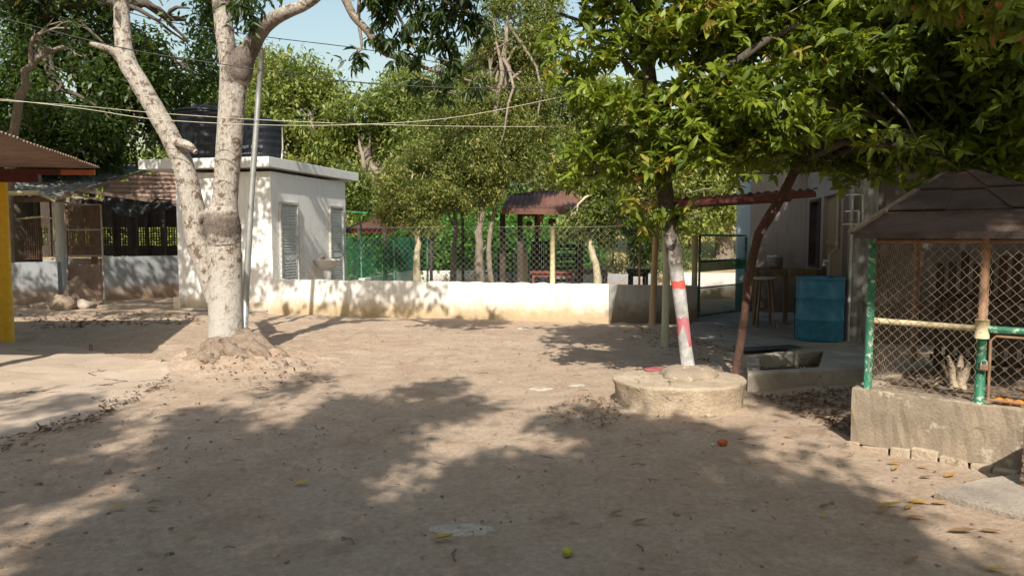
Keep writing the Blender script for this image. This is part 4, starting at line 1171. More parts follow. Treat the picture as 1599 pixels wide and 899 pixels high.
# ------------------------------------------------------------------ pale forked tree (T1)
rs1 = np.random.RandomState(11)
Yt = 8.9; kpx = Yt / F
t1 = thing('pale_forked_tree', 'pale mottled forked tree with a dark knot and spreading roots in the yard', 'tree', (T1B.x, T1B.y, 0))
def path(mb, key, n=18, wob=.04, seed=1, sub=3):
    pts = []; rad = []
    for i in range(len(key) - 1):
        for j in range(sub):
            t = j / sub
            a, b = key[i], key[i + 1]
            p0 = key[max(i - 1, 0)]; p3 = key[min(i + 2, len(key) - 1)]
            q = [0.5 * ((2 * a[m]) + (-p0[m] + b[m]) * t + (2 * p0[m] - 5 * a[m] + 4 * b[m] - p3[m]) * t * t + (-p0[m] + 3 * a[m] - 3 * b[m] + p3[m]) * t ** 3) for m in range(4)]
            pts.append(W(q[0], q[1], q[2])); rad.append(q[3] * q[2] / F)
    a = key[-1]; pts.append(W(a[0], a[1], a[2])); rad.append(a[3] * a[2] / F)
    mb.tube(pts, rad, n, wob=wob, seed=seed)
    return pts
mb = MB()
path(mb, [(357, 580, 8.9, 52), (357, 560, 8.9, 38), (354, 540, 8.9, 30), (353, 510, 8.9, 26.5), (353, 460, 8.9, 25.5), (351, 410, 8.9, 26), (350, 380, 8.9, 25), (349, 350, 8.9, 24), (351, 322, 8.9, 19.5), (353, 290, 8.9, 18.5), (357, 240, 8.9, 19), (361, 180, 8.9, 19.5), (364, 140, 8.9, 20), (368, 108, 8.9, 22), (371, 88, 8.9, 19)], 22, .025)
path(mb, [(362, 120, 8.9, 16), (355, 80, 8.9, 14), (349, 40, 8.9, 13.5), (345, 0, 8.9, 13), (342, -50, 8.85, 12), (350, -120, 8.8, 10)], 16)
path(mb, [(374, 112, 8.88, 15), (388, 82, 8.85, 13.5), (402, 55, 8.8, 12.5), (420, 35, 8.75, 11), (450, 18, 8.65, 9.5), (480, 6, 8.6, 8), (510, -20, 8.5, 8), (540, -60, 8.4, 7)], 16)
path(mb, [(341, 500, 8.95, 8), (333, 465, 8.95, 12), (322, 420, 8.92, 15.5), (309, 380, 8.9, 17), (303, 335, 8.9, 17), (297, 300, 8.9, 16.5), (285, 255, 8.9, 15.5), (265, 212, 8.9, 15), (240, 168, 8.9, 14.2), (215, 125, 8.9, 14), (198, 95, 8.9, 13.5), (192, 55, 8.9, 12), (189, 10, 8.9, 11), (186, -50, 8.85, 10), (175, -120, 8.8, 8)], 18)
path(mb, [(200, 92, 8.9, 11), (180, 82, 8.88, 7), (160, 74, 8.8, 5), (140, 68, 8.75, 3.5)], 10)
# small burnt stub on the left limb
path(mb, [(270, 222, 8.85, 6), (292, 226, 8.7, 7), (306, 238, 8.65, 4)], 9)
mb.build('trunk', M['bark_lime'], t1)
# knot
mb = MB()
path(mb, [(350, 396, 8.9, 20), (349, 380, 8.9, 25.5), (348, 368, 8.88, 26.6), (347, 354, 8.88, 27.8), (347, 341, 8.88, 26.5), (349, 330, 8.89, 23), (351, 318, 8.9, 17)], 22, .045, sub=4)
path(mb, [(345, 340, 8.85, 12), (330, 336, 8.83, 12), (318, 340, 8.85, 10), (308, 350, 8.9, 8)], 14, .06)
mb.build('knot', M['bark_lime'], t1)
mb = MB(); path(mb, [(366, 136, 8.9, 17), (369, 118, 8.88, 21.5), (376, 98, 8.86, 20), (386, 82, 8.84, 15), (394, 72, 8.84, 11)], 18, .08, sub=4); mb.build('knot', M['bark_lime'], t1)
# roots
mb = MB()
for i, (ang, ln, rr_) in enumerate([(-2.9, .42, .10), (-2.35, .50, .11), (-1.9, .45, .10), (-1.4, .55, .12), (-1.0, .62, .13), (-.62, .85, .12), (-.3, 1.05, .10), (-.05, .8, .09), (.5, .6, .1), (2.6, .45, .1), (1.6, .5, .1)]):
    pts = []; rad = []
    for j in range(9):
        t = j / 8; aa = ang + .25 * math.sin(t * 4 + i)
        x = T1B.x + math.cos(aa) * (.10 + ln * t); y = T1B.y + .02 + math.sin(aa) * (.10 + ln * t)
        pts.append(Vector((x, y, gz(x, y) + .10 * (1 - t) ** 2 - .030 - .015 * t + .03 * math.sin(t * 9 + i)))); rad.append(rr_ * (1 - .78 * t) * (1 + .15 * math.sin(t * 11 + i * 2)))
    mb.tube(pts, rad, 12, wob=.22, seed=i + 30)
for i in range(3):
    an = random.uniform(-2.9, -.05); rr_ = random.uniform(.25, .5); x = T1B.x + math.cos(an) * rr_; y = T1B.y + math.sin(an) * rr_ * .8
    mb.tube([(x + .09 * math.cos(a2), y + .07 * math.sin(a2), gz(x, y) + .012 + .012 * math.sin(a2 * 2)) for a2 in np.linspace(an, an + 2.4, 7)], [.03, .05, .06, .055, .05, .04, .02], 8, wob=.15, seed=i)
mb.build('roots', M['bark_root'], t1)
# crown: outside the top of the frame, plus the dark hanging branch in the upper middle
def tgt_t1(sx, sy):
    gap = vnoise(sx, sy, 1.25, 71) + .6 * vnoise(sx, sy, 3.0, 72)
    edge = (sx < -.2 + vnoise(sx, sy, .8, 73) * 1.5)
    return (gap < np.where((sx < -4.9) | ((sx < -1.6) & (sy < 14.9)), .17, np.where((sx < -3.5) & (sx > -4.9), -.3, -.12))) & edge & (sy > 13.7 + vnoise(sx, sy, 1.0, 74) * .8)
c1, _ = canopy(t1, 'crown', (tgt_t1, (-13.5, 1.0, 13.2, 20.5)), 1250, 26, (4.9, 7.2), 81, .17, .28, M['leaf_dark'])
rsb = np.random.RandomState(15)
mb = MB()
b1 = [(510, -20, 8.5, 8), (535, -8, 8.5, 6.5), (552, 25, 8.5, 6), (575, 50, 8.5, 5.5), (595, 80, 8.55, 4.5), (625, 92, 8.6, 3.8), (660, 105, 8.65, 3), (700, 118, 8.7, 2.2), (740, 128, 8.7, 1.5)]
path(mb, b1, 9, .06)
path(mb, [(540, -60, 8.4, 6), (600, -60, 8.4, 5), (650, -30, 8.4, 4), (700, 5, 8.4, 3), (735, 20, 8.4, 2)], 8)
path(mb, [(600, -60, 8.4, 4), (610, -10, 8.4, 3), (622, 25, 8.4, 2.5), (640, 55, 8.4, 1.5)], 7)
path(mb, [(566, -70, 8.4, 4), (562, -10, 8.45, 3), (560, 30, 8.5, 3), (565, 70, 8.5, 2.2), (560, 80, 8.5, 1.5)], 7)
path(mb, [(700, 118, 8.7, 2), (745, 95, 8.8, 1.5), (800, 60, 8.9, 1)], 6)
lobb = [lobe(605, 20, 8.5, 32, 40), lobe(650, 30, 8.5, 42, 42), lobe(695, 18, 8.5, 42, 30), lobe(740, 35, 8.6, 30, 26), lobe(690, 62, 8.6, 40, 26), lobe(560, 82, 8.5, 18, 14), lobe(640, 85, 8.5, 32, 20), lobe(600, 60, 8.5, 24, 22), lobe(545, 95, 8.5, 14, 12), lobe(655, 125, 8.6, 28, 16), lobe(712, 100, 8.6, 30, 28), lobe(690, 145, 8.6, 20, 16), lobe(620, -20, 8.4, 70, 25), lobe(715, -20, 8.4, 60, 25), lobe(740, 130, 8.7, 20, 16)]
for l in lobb:
    for _ in range(3): limb(mb, l[:3], Vector(l[:3]) + Vector(rsb.normal(0, .7, 3) * np.array(l[3:6])), .010, .003, rsb, 4, seg=3)
mb.build('hanging_branch', M['bark_grey'], t1)
c = lobes_pts(lobb, 400, rsb, .7); p, d, LL = whorls(c, 8, .145, rsb, (70, 150), .9)
leafmesh('hanging_leaves', p, d, LL, tones(400, 8, rsb, .35, .15, .1, .012), M['leaf_dark'], t1, wr=.13, rs=rsb, bend=.15)
lobc = [lobe(395, 28, 8.6, 14, 18), lobe(380, 5, 8.6, 30, 14)]
c = lobes_pts(lobc, 20, rsb, .55); p, d, LL = whorls(c, 8, .15, rsb, (70, 150), .9)
leafmesh('hanging_leaves', p, d, LL, tones(20, 8, rsb, .35), M['leaf_dark'], t1, wr=.13, rs=rsb, bend=.15)

# ------------------------------------------------------------------ background trees
def TT(name, label, keys, r0, lobes, ncl, k, L, crad, lm, bm, seed, **kw):
    tp = [W(*q) for q in keys]
    tp[0].z = gz(tp[0].x, tp[0].y) - .1 if not kw.pop('raised', False) else tp[0].z
    return bgtree(name, label, tp, r0, [lobe(*l) for l in lobes], ncl, k, L, crad, M[lm], M[bm], seed, **kw)

TT('dark_tree', 'large dark-crowned tree with a thick trunk rising behind the shelter at top left', [(20, 455, 18), (25, 250, 18), (40, 120, 17.8), (62, 20, 17.5), (85, -80, 17.4)], .42,
   [(30, 150, 17, 90, 90), (100, 190, 16.5, 80, 60), (180, 150, 17.5, 85, 85), (160, 70, 18, 80, 40), (250, 90, 17.5, 75, 80), (290, 30, 17, 80, 60), (220, 10, 17, 80, 50), (60, 240, 17.5, 80, 40), (170, 225, 18, 90, 35), (20, 30, 17, 50, 50), (310, 120, 18.5, 40, 60), (100, -30, 17, 120, 40), (235, 180, 18, 60, 50), (300, -40, 16, 120, 40)],
   2000, 26, .17, .42, 'leaf_dark', 'bark_dark', 101, mean=.68, droop=.5)
TT('bare_twig_tree', 'thin bare-twigged grey tree in front of the dark crown at top left', [(10, 460, 16), (14, 300, 15.5), (20, 200, 15), (40, 110, 14.6), (75, 75, 14.5)], .12,
   [(110, 45, 14.5, 40, 18), (60, 60, 14.5, 35, 20), (120, 90, 14.5, 25, 12)], 22, 12, .15, .25, 'leaf_dark', 'bark_grey', 102, mean=.3)
TT('backdrop_tree', 'sunlit yellow-green round tree rising behind the water tanks', [(470, 460, 27), (470, 330, 27), (465, 220, 27)], .3,
   [(450, 130, 26, 62, 50), (500, 160, 26, 50, 48), (420, 190, 25.5, 60, 60), (480, 235, 25.5, 80, 60), (400, 110, 27, 50, 40), (540, 215, 26, 40, 45), (350, 180, 27, 60, 60), (430, 290, 26, 80, 50), (520, 240, 26, 60, 60)], 1900, 22, .22, .50, 'leaf_mid', 'bark_grey', 103, mean=.62)
TT('backdrop_tree', 'dense mid-green tree above the right end of the wash house roof', [(600, 450, 25), (585, 330, 25), (570, 230, 25)], .3,
   [(560, 210, 25, 60, 60), (610, 180, 25, 55, 50), (640, 240, 24.5, 60, 60), (575, 290, 24, 55, 55), (630, 150, 26, 45, 35), (600, 350, 24, 50, 40), (680, 180, 26, 50, 50), (650, 130, 27, 45, 30), (540, 270, 25, 40, 50)], 1700, 22, .20, .48, 'leaf_mid', 'bark_grey', 104, mean=.48)
TT('backdrop_tree', 'grey-green tree filling the gap behind the leafy column', [(760, 440, 27), (760, 330, 27), (750, 230, 27)], .28,
   [(720, 140, 27, 55, 40), (790, 130, 27, 55, 45), (860, 140, 27, 50, 45), (740, 200, 26.5, 60, 60), (700, 240, 26, 50, 60), (800, 210, 26, 55, 60), (760, 280, 26, 80, 60), (700, 160, 27, 45, 35), (840, 260, 26, 55, 60), (860, 200, 27, 50, 50)], 2000, 22, .21, .48, 'leaf_grey', 'bark_grey', 105, mean=.55)
TT('backdrop_tree', 'yellow-green tree seen through the left edge of the mango canopy', [(930, 430, 27), (935, 330, 27), (930, 240, 27)], .28,
   [(910, 200, 26.5, 60, 45), (960, 240, 26, 60, 60), (900, 280, 26, 60, 55), (1010, 220, 26.5, 60, 50), (1040, 290, 26, 60, 55), (960, 320, 26, 60, 35), (1000, 170, 27, 50, 35), (930, 150, 27, 45, 35)], 1800, 22, .21, .48, 'leaf_olive', 'bark_grey', 106, mean=.6)
TT('backdrop_tree', 'bright tree behind the awning and blue pillar', [(1130, 430, 26), (1130, 330, 26), (1120, 240, 26)], .28,
   [(1100, 240, 26, 60, 60), (1160, 220, 26, 60, 60), (1130, 310, 25.5, 70, 45), (1200, 280, 26, 60, 50), (1230, 200, 26, 60, 60), (1090, 345, 25, 45, 28), (1060, 360, 25, 35, 22)], 900, 22, .21, .48, 'leaf_mid', 'bark_grey', 107, mean=.6)
TT('backdrop_tree', 'sunlit tree behind the hen house seen through its mesh', [(80, 450, 29), (80, 330, 29), (80, 260, 29)], .3,
   [(60, 240, 28, 80, 50), (140, 250, 28, 70, 45), (30, 340, 27, 70, 55), (110, 350, 27, 70, 50), (190, 350, 27, 60, 50), (250, 300, 27, 60, 60), (260, 380, 26, 50, 30), (310, 250, 27, 60, 60), (180, 300, 27, 60, 40)], 1300, 22, .22, .5, 'leaf_mid', 'bark_grey', 108, mean=.7)
TT('feathery_tree', 'twin-trunked olive-leaved tree just behind the middle of the low wall', [(750, 456, 14.6), (748, 380, 14.6), (752, 320, 14.7), (765, 220, 14.8), (785, 120, 14.9), (793, 10, 15)], .085,
   [(700, 285, 14.8, 52, 42), (750, 250, 14.6, 52, 48), (805, 250, 14.7, 38, 28), (770, 190, 14.9, 42, 46), (720, 215, 15, 42, 36), (815, 215, 14.8, 38, 42), (762, 300, 14.5, 26, 20), (728, 310, 14.5, 34, 20), (835, 150, 15, 30, 30), (760, 140, 15, 26, 26), (795, 60, 15, 11, 50), (795, 0, 15, 12, 40), (840, 60, 15, 28, 40), (860, 20, 15, 22, 30), (670, 300, 14.8, 34, 30), (700, 250, 15.2, 44, 40), (650, 270, 15.2, 36, 32), (740, 175, 15.3, 40, 34), (800, 150, 15.3, 38, 40), (690, 190, 15.6, 36, 30), (830, 100, 15.3, 34, 34), (780, 100, 15.4, 30, 30), (845, 200, 15.3, 36, 36), (740, 120, 15.6, 26, 24), (770, 65, 15.2, 24, 30), (815, 60, 15.2, 24, 36), (780, 10, 15.2, 26, 30), (825, 10, 15.2, 20, 26), (750, 90, 15.4, 22, 22)],
   4800, 22, .085, .20, 'leaf_olive', 'bark_grey', 109, twigs=False, mean=.5, wr=.14, droop=.6)
tk = [(769, 456, 14.75), (763, 390, 14.75), (772, 330, 14.8), (790, 280, 14.8)]
mb = MB(); path(mb, [(a, b, c_, 5 - i) for i, (a, b, c_) in enumerate(tk)], 9); mb.build('second_trunk', M['bark_grey'], bpy.data.objects['feathery_tree'])
TT('slender_tree', 'slender brown-stemmed tree standing behind the low wall left of the twin trunks', [(706, 446, 17), (709, 390, 17), (712, 350, 17), (708, 300, 17)], .075,
   [(705, 330, 17, 22, 22), (690, 280, 17, 34, 34), (660, 250, 17, 30, 30)], 420, 22, .10, .22, 'leaf_olive', 'bark_grey', 110, mean=.45)
TT('cream_trunk_tree', 'small tree with straight cream trunk right behind the wall left of centre', [(652, 450, 14.1), (652, 400, 14.1), (652, 360, 14.1), (650, 320, 14.2)], .075,
   [(645, 320, 14.2, 42, 28), (620, 290, 14.3, 36, 30), (675, 295, 14.2, 34, 32), (645, 262, 14.4, 38, 30), (605, 335, 14.3, 26, 20), (662, 350, 14.1, 26, 12)], 900, 22, .085, .20, 'leaf_olive', 'bark_cream', 111, mean=.55, wr=.14)
TT('cream_trunk_tree', 'small tree with leaning cream trunk behind the wall below the mango canopy', [(938, 456, 13.6), (930, 410, 13.6), (918, 375, 13.6), (925, 330, 13.6), (938, 270, 13.7)], .075,
   [(908, 352, 13.6, 24, 20), (938, 335, 13.5, 24, 28), (930, 285, 13.7, 28, 28), (912, 240, 13.8, 34, 26), (950, 235, 13.8, 28, 28), (880, 362, 13.6, 14, 9), (945, 372, 13.6, 12, 12)], 950, 22, .095, .20, 'leaf_mid', 'bark_cream', 112, mean=.5, wr=.17)
TT('shrub_tree', 'dark shrubby tree on the dry slope behind the awning poles', [(985, 430, 20), (985, 400, 20), (985, 380, 20)], .07,
   [(990, 350, 20, 26, 24), (1010, 375, 20, 24, 22), (970, 330, 20, 24, 22), (1000, 400, 20, 16, 12)], 320, 20, .13, .28, 'leaf_dark', 'bark_dark', 113, mean=.6)
# creeper hedge
def hedge(name, label, lobes, ncl, k, L, crad, lm, seed, mean=.55, wr=.3):
    rs = np.random.RandomState(seed); c = lobes_pts([lobe(*l) for l in lobes], ncl, rs, .5)
    p, d, LL = scatter(c, k, crad, L, rs, .2); p[:, 2] = np.maximum(p[:, 2], ground_h(p[:, 0], p[:, 1]) + .02)
    o = leafmesh(name, p, d, LL, tones(ncl, k, rs, mean), M[lm], None, wr=wr, hi=False, rs=rs)
    return tag(o, label, 'hedge', kind='stuff')
hedge('creeper_hedge', 'bright green creeper hedge behind the green net fence', [(570, 390, 21.5, 40, 40, .8), (630, 385, 21.5, 45, 42, .8), (690, 385, 21.5, 45, 40, .8), (740, 380, 22, 45, 42, .8), (800, 380, 22.5, 45, 45, .8), (850, 385, 23, 45, 38, .8), (900, 390, 23, 45, 40, .8), (820, 340, 24, 60, 35, .8), (650, 350, 23.5, 90, 30, .8), (750, 345, 24, 80, 30, .8)], 2300, 20, .13, .34, 'leaf_bright', 121, .5)
hedge('undergrowth', 'dry grass and weeds at the foot of the slope', [(960, 415, 22, 30, 8, .5), (1020, 415, 22, 50, 7, .5), (1060, 405, 24, 50, 8, .5), (930, 400, 24, 30, 16, .5), (780, 420, 20, 60, 10, .4)], 360, 20, .12, .3, 'leaf_grey', 122, .5, .12)
# far wood
rsf = np.random.RandomState(131); lo = []
for i in range(34):
    px_ = -500 + i * 78; lo.append(lobe(px_, 290 + 45 * math.sin(i * 1.7), 37 + 3 * math.sin(i * 2.3), 66, 95 + 20 * math.sin(i * 3.1)))
c = lobes_pts(lo, 2600, rsf, .45); p, d, LL = scatter(c, 18, .8, .38, rsf, .4)
o = leafmesh('far_wood', p, d, LL, tones(2600, 18, rsf, .42), M['leaf_mid'], None, wr=.3, hi=False, rs=rsf)
tag(o, 'far belt of mixed green woodland closing the view', 'woodland', kind='stuff')
rsf = np.random.RandomState(132); lo = []
for i in range(30):
    a_ = math.pi * (1.0 + i / 29) + .0; rr_ = 21 + 3 * math.sin(i * 2.1)
    lo.append((rr_ * math.cos(a_) * 1.15, rr_ * math.sin(a_) + 4, 4.2 + 1.2 * math.sin(i * 1.3), 3.2, 2.6, 4.4))
for (x, y) in ((-17, 12), (-19, 17), (16, 11), (18, 16), (17, 21), (-17, 7), (15, 6)): lo.append((x, y, 4.5, 3.2, 3.2, 4.6))
c = lobes_pts(lo, 1500, rsf, .4); p, d, LL = scatter(c, 16, 1.2, .6, rsf, .4)
o = leafmesh('added_wood_ring', p, d, LL, tones(1500, 16, rsf, .42), M['leaf_mid'], None, wr=.3, hi=False, rs=rsf)  # out-of-view trees added to lower the ambient light in the yard
tag(o, 'unseen belt of green trees added on the other sides to cut sky light', 'woodland', kind='stuff')
# banana-like seedling
bs_ = W(745, 410, 19.5); rsp = np.random.RandomState(3)
sd_ = thing('banana_plant', 'young plant with yellow-green broad leaves behind the slender tree', 'plant', (bs_.x, bs_.y, .2))
mb = MB(); mb.tube([(bs_.x, bs_.y, .0), (bs_.x, bs_.y, 1.4)], [.07, .04], 8); mb.build('stem', M['leaf_palm'], sd_)
for i in range(7):
    an = i * .9 + .3; mb = MB(); vs = []
    for j in range(7):
        t = j / 6; rr_ = .62 * t; z = 1.35 + .55 * t - .5 * t * t; wdt = .11 * math.sin(math.pi * (t * .9 + .08))
        cc = Vector((bs_.x + rr_ * math.cos(an), bs_.y + rr_ * math.sin(an), z)); n_ = Vector((-math.sin(an), math.cos(an), 0))
        vs += [cc + n_ * wdt + Z * .03, cc, cc - n_ * wdt + Z * .03]
    mb.add(vs, [(j * 3 + k, j * 3 + k + 1, j * 3 + k + 4, j * 3 + k + 3) for j in range(6) for k in (0, 1)], True); mb.build('leaf', M['leaf_palm'], sd_)

# ------------------------------------------------------------------ back yard things
def wallrun(name, a, b, h, th, mat, label):
    a = Vector(a); b = Vector(b); n_ = Vector((-(b - a).y, (b - a).x, 0)).normalized() * th
    mb = MB(); mb.box(a, b - a, n_, h + .1, -.1); return mb.build(name, mat, None, .008, label, 'wall', origin=a)
wallrun('back_wall_low', G(570, 468), G(648, 450), .50, .15, M['low_wall'], 'sloping white kerb wall behind the green net') 
wallrun('back_wall_low', G(650, 451), G(768, 449), .50, .15, M['low_wall'], 'sunlit back low wall behind the slender tree')
wallrun('back_wall_low', G(771, 455), G(1022, 457), .48, .15, M['shed_wall'], 'back low wall coloured shade-blue behind the pavilion furniture')
wallrun('back_wall_low', G(1052, 466), G(1150, 466), .60, .15, M['low_wall'], 'bright white back wall seen through the green gate')
# green net fence
nf = thing('net_fence', 'green shade-net fence with chain-link behind the wash house', 'fence', C0 + U * 1.0 + V * 3.4)
na = G(541, 470); nb = G(650, 458)
mb = MB(); netgrid(mb, na + Z * .3, nb - na, (nb - na).length, 1.15, .034, .0065); mb.build('shade_net', M['green_net'], nf, kind='stuff')
for t_ in (.2, .66, 1.0):
    p = na.lerp(nb, t_); mb = MB(); mb.tube([p, p + Z * 1.75], .025, 8); mb.build('post', M['green_pipe'], nf)
bf = thing('green_mesh_fence', 'low green wire-mesh fence running behind the slim trunks in the back yard', 'fence', G(655, 455))
ba = G(655, 456); bb2 = G(935, 460)
chainlink('chain_link', ba + Z * .1, bb2 - ba, 1.35, (bb2 - ba).length, .05, .0034, M['green_net'], bf, bulge=.03, seed=21)
for i in range(6):
    q_ = ba.lerp(bb2, i / 5); mb = MB(); mb.tube([q_, q_ + Z * 1.5], .022, 8); mb.build('post', M['green_pipe'], bf)
p = G(668, 453); mb = MB(); mb.tube([p, p + Z * 1.75], .028, 8); mb.build('green_post', M['green_pipe'], None, 0, 'thin bright green post right of the straight cream trunk', 'post', origin=p)
# small roof behind wash house
sr = thing('back_shelter', 'small brown scalloped roof on thin posts right of the wash house', 'shelter', G(563, 460))
o0 = W(535, 358, 17.6); o1 = W(612, 358, 18.4)
mb = MB(); mb.corr(o0, o1 - o0, V * 2.6 + Z * .42, .12, .028, .006, 6); mb.build('roof_sheet', M['red_sheet'], sr)
for px_ in (563, 602):
    p = G(px_, 465 if px_ < 600 else 462); mb = MB(); mb.bar(p, Vector((p.x, p.y, 1.66)), .09); mb.build('post', M['dark_wood'], sr)
mb = MB(); mb.bar(o0 + V * .1 - Z * .05, o1 + V * .1 - Z * .05, .06, .08); mb.build('beam', M['maroon'], sr)
# pavilion
pv = thing('pavilion', 'open brown-roofed pavilion on dark posts behind the middle of the low wall', 'pavilion', G(812, 478))
e0 = W(784, 326, 15.0); e1 = W(955, 327, 14.7); rdg0 = W(792, 304, 16.3); rdg1 = W(955, 287, 16.6)
n_ = 4
for i in range(n_):
    a0 = e0.lerp(e1, i / n_); a1 = e0.lerp(e1, (i + 1) / n_); b0 = rdg0.lerp(rdg1, i / n_)
    mb = MB(); mb.corr(a0, (a1 - a0) * 1.03, b0 - a0, .10, .016, .004, 6, seed=i); mb.build('roof_sheet', M['red_sheet'], pv)
    c0 = b0 + (b0 - a0).cross(Z).cross(Z) * 0 + V * 1.3 - Z * .3
    mb = MB(); mb.corr(b0 + Z * .01, (a1 - a0) * 1.03, V * 1.4 - Z * .45, .10, .016, .004, 6, seed=i); mb.build('roof_sheet', M['red_sheet'], pv)
mb = MB(); mb.bar(e0 - Z * .05, e1 - Z * .05, .05, .11); mb.build('fascia', M['red_sheet'], pv)
mb = MB(); mb.bar(rdg0 - Z * .03, rdg1 - Z * .03, .07, .08); mb.build('ridge_beam', M['wood'], pv)
for px_, py_, wd_ in ((785, 478, .11), (812, 478, .11), (838, 468, .10), (906, 476, .10)):
    p = G(px_, py_); mb = MB(); mb.bar(p - Z * .05, Vector((p.x, p.y, 1.97 if py_ > 470 else 2.1)), wd_); mb.build('post', M['dark_wood'], pv)
pv2 = thing('back_roof', 'low brown roof glimpsed through the olive leaves left of the pavilion', 'shelter', G(700, 462))
o0 = W(672, 326, 18.0); o1 = W(722, 326, 17.8)
mb = MB(); mb.corr(o0, o1 - o0, V * 1.6 + Z * .28, .10, .016, .004, 6); mb.build('roof_sheet', M['red_sheet'], pv2)
for q in (o0, o1): mb = MB(); mb.bar(Vector((q.x, q.y + .1, 0)), Vector((q.x, q.y + .1, q.z)), .07); mb.build('post', M['dark_wood'], pv2)
# hanging pots
def hang(px_, py_, Y2, r_, zt, label, mat, cat='pot', name='hanging_pot'):
    c_ = W(px_, py_, Y2); t = thing(name, label, cat, c_)
    mb = MB(); mb.lathe((c_.x, c_.y, c_.z - r_), [(r_ * .3, 0), (r_ * .85, r_ * .4), (r_, r_ * 1.0), (r_ * .8, r_ * 1.7), (r_ * .72, r_ * 1.9)], 16); mb.build('bowl', mat, t)
    mb = MB(); mb.tube([(c_.x, c_.y, c_.z + r_ * .8), (c_.x, c_.y, zt)], .004, 4); mb.build('cord', M['cable'], t)
hang(826, 350, 15.6, .07, 2.1, 'dark round pot hanging from the left part of the pavilion roof', M['pot'])
hang(862, 347, 15.6, .085, 2.1, 'reddish pot hanging above the cream fence post', M['pot'])
hang(940, 349, 15.2, .055, 2.0, 'small green pot hanging right of the leaning cream trunk', M['green_net'])
hang(967, 352, 12.9, .055, 2.0, 'small brown pot hanging at the left end of the awning', M['pot'])
mb = MB(); c_ = W(842, 348, 15.4)
for i in range(26):
    a_ = Vector((c_.x + random.uniform(-.03, .03), c_.y + random.uniform(-.03, .03), 2.05)); mb.tube([a_, a_ + Vector((random.uniform(-.02, .08), 0, -.22)), a_ + Vector((random.uniform(-.12, .08), random.uniform(-.04, .04), -random.uniform(.3, .55)))], .006, 4)
mb.build('fibre_bunch', M['fibre'], None, 0, 'bunch of tan dried fibre hanging from the pavilion roof', 'fibre bunch', origin=c_)
# furniture
def table(name, label, px0, px1, Y2, zt, mat, dep=.5, th=.04, leg=.05, cat='table', apron=None):
    a = W(px0, 400, Y2); b = W(px1, 400, Y2); a.z = b.z = 0
    t = thing(name, label, cat, a); u_ = (b - a).normalized(); v_ = Vector((-u_.y, u_.x, 0)); ln = (b - a).length
    for j in range(3):
        mb = MB(); mb.box(a + v_ * (dep / 3 * j), u_ * ln, v_ * (dep / 3 - .008), th, zt - th); mb.build('plank', mat, t)
    for s_ in (.04, ln - .04 - leg):
        for q in (.03, dep - .03 - leg):
            mb = MB(); mb.box(a + u_ * s_ + v_ * q, u_ * leg, v_ * leg, zt - th, 0); mb.build('leg', mat, t)
    mb = MB(); mb.box(a + u_ * (.04 + leg) + v_ * .04, u_ * (ln - .08 - 2 * leg), v_ * .02, .07, zt - th - .075); mb.build('rail', mat, t)
    return t
table('red_table', 'long red painted wooden table behind the cream fence post', 828, 897, 15.6, .73, M['red_bench'])
table('dark_table', 'dark wooden table right of the red table', 898, 952, 16.4, .74, M['wood'], .6)
table('black_table', 'small black table at the right end of the back yard', 983, 1016, 15.6, .78, M['black_metal'], .45, .08, .05)
def slatted(name, label, px0, px1, Y2, z0, z1, n, vert=True):
    a = W(px0, 400, Y2); b = W(px1, 400, Y2); a.z = b.z = 0
    t = thing(name, label, 'chair', a); u_ = (b - a).normalized(); v_ = Vector((-u_.y, u_.x, 0)); ln = (b - a).length
    for s_ in (0, ln - .04):
        mb = MB(); mb.box(a + u_ * s_, u_ * .04, v_ * .04, z1, 0); mb.build('leg', M['black_metal'], t)
        mb = MB(); mb.box(a + u_ * s_ - v_ * .42, u_ * .04, v_ * .04, .45, 0); mb.build('leg', M['black_metal'], t)
    mb = MB(); mb.box(a - v_ * .42, u_ * ln, v_ * .42, .035, .45); mb.build('seat', M['black_metal'], t)
    for i in range(n):
        mb = MB()
        if vert: mb.box(a + u_ * (.05 + (ln - .12) * i / (n - 1)) - v_ * .012, u_ * .03, v_ * .02, z1 - z0, z0)
        else: mb.box(a - v_ * .012, u_ * ln, v_ * .02, .035, z0 + (z1 - z0) * i / (n - 1))
        mb.build('slat', M['black_metal'], t)
    for z in (z0, z1 - .05, (z0 + z1) / 2):
        mb = MB(); mb.box(a - v_ * .035, u_ * ln, v_ * .02, .05, z); mb.build('rail', M['black_metal'], t)
slatted('slat_back_chair', 'black high-backed slatted chair behind the red table', 829, 858, 16.8, .70, 1.36, 7)
slatted('slat_back_chair', 'wide black bench with horizontal slats right of the cream fence post', 866, 902, 17.2, .70, 1.25, 6, False)
slatted('slat_back_chair', 'small black chair left of the dark pavilion posts', 777, 801, 16.6, .68, 1.16, 3, False)
mb = MB(); p = G(820, 466); mb.tube([p, p + Z * 1.1], .06, 10, wob=.04); mb.build('cream_stump', M['cream'], None, 0, 'short cream painted post between the dark pavilion post and black chair', 'post', origin=p)
for px_, zt, lb in ((957, .35, 'thin dark fence stake on the slope'), (991, .35, 'second thin fence stake on the slope, right of the first')):
    p = W(px_, 420, 21.0); p.z = gz(p.x, p.y) - .1; mb = MB(); mb.bar(p, p + Z * (1.1), .04); mb.build('fence_stake', M['dark_wood'], None, 0, lb, 'stake', 'stakes on the slope', origin=p)

# ------------------------------------------------------------------ animal cage at right
ca = Vector((.755, -.655, 0)).normalized(); cb = Vector((.655, .755, 0)).normalized()
K0 = Vector((2.41, 5.18, 0)); LA, LB = 1.55, 1.6
cg = thing('animal_cage', 'mesh animal cage with hipped rusty roof on a cracked concrete base', 'cage', K0)
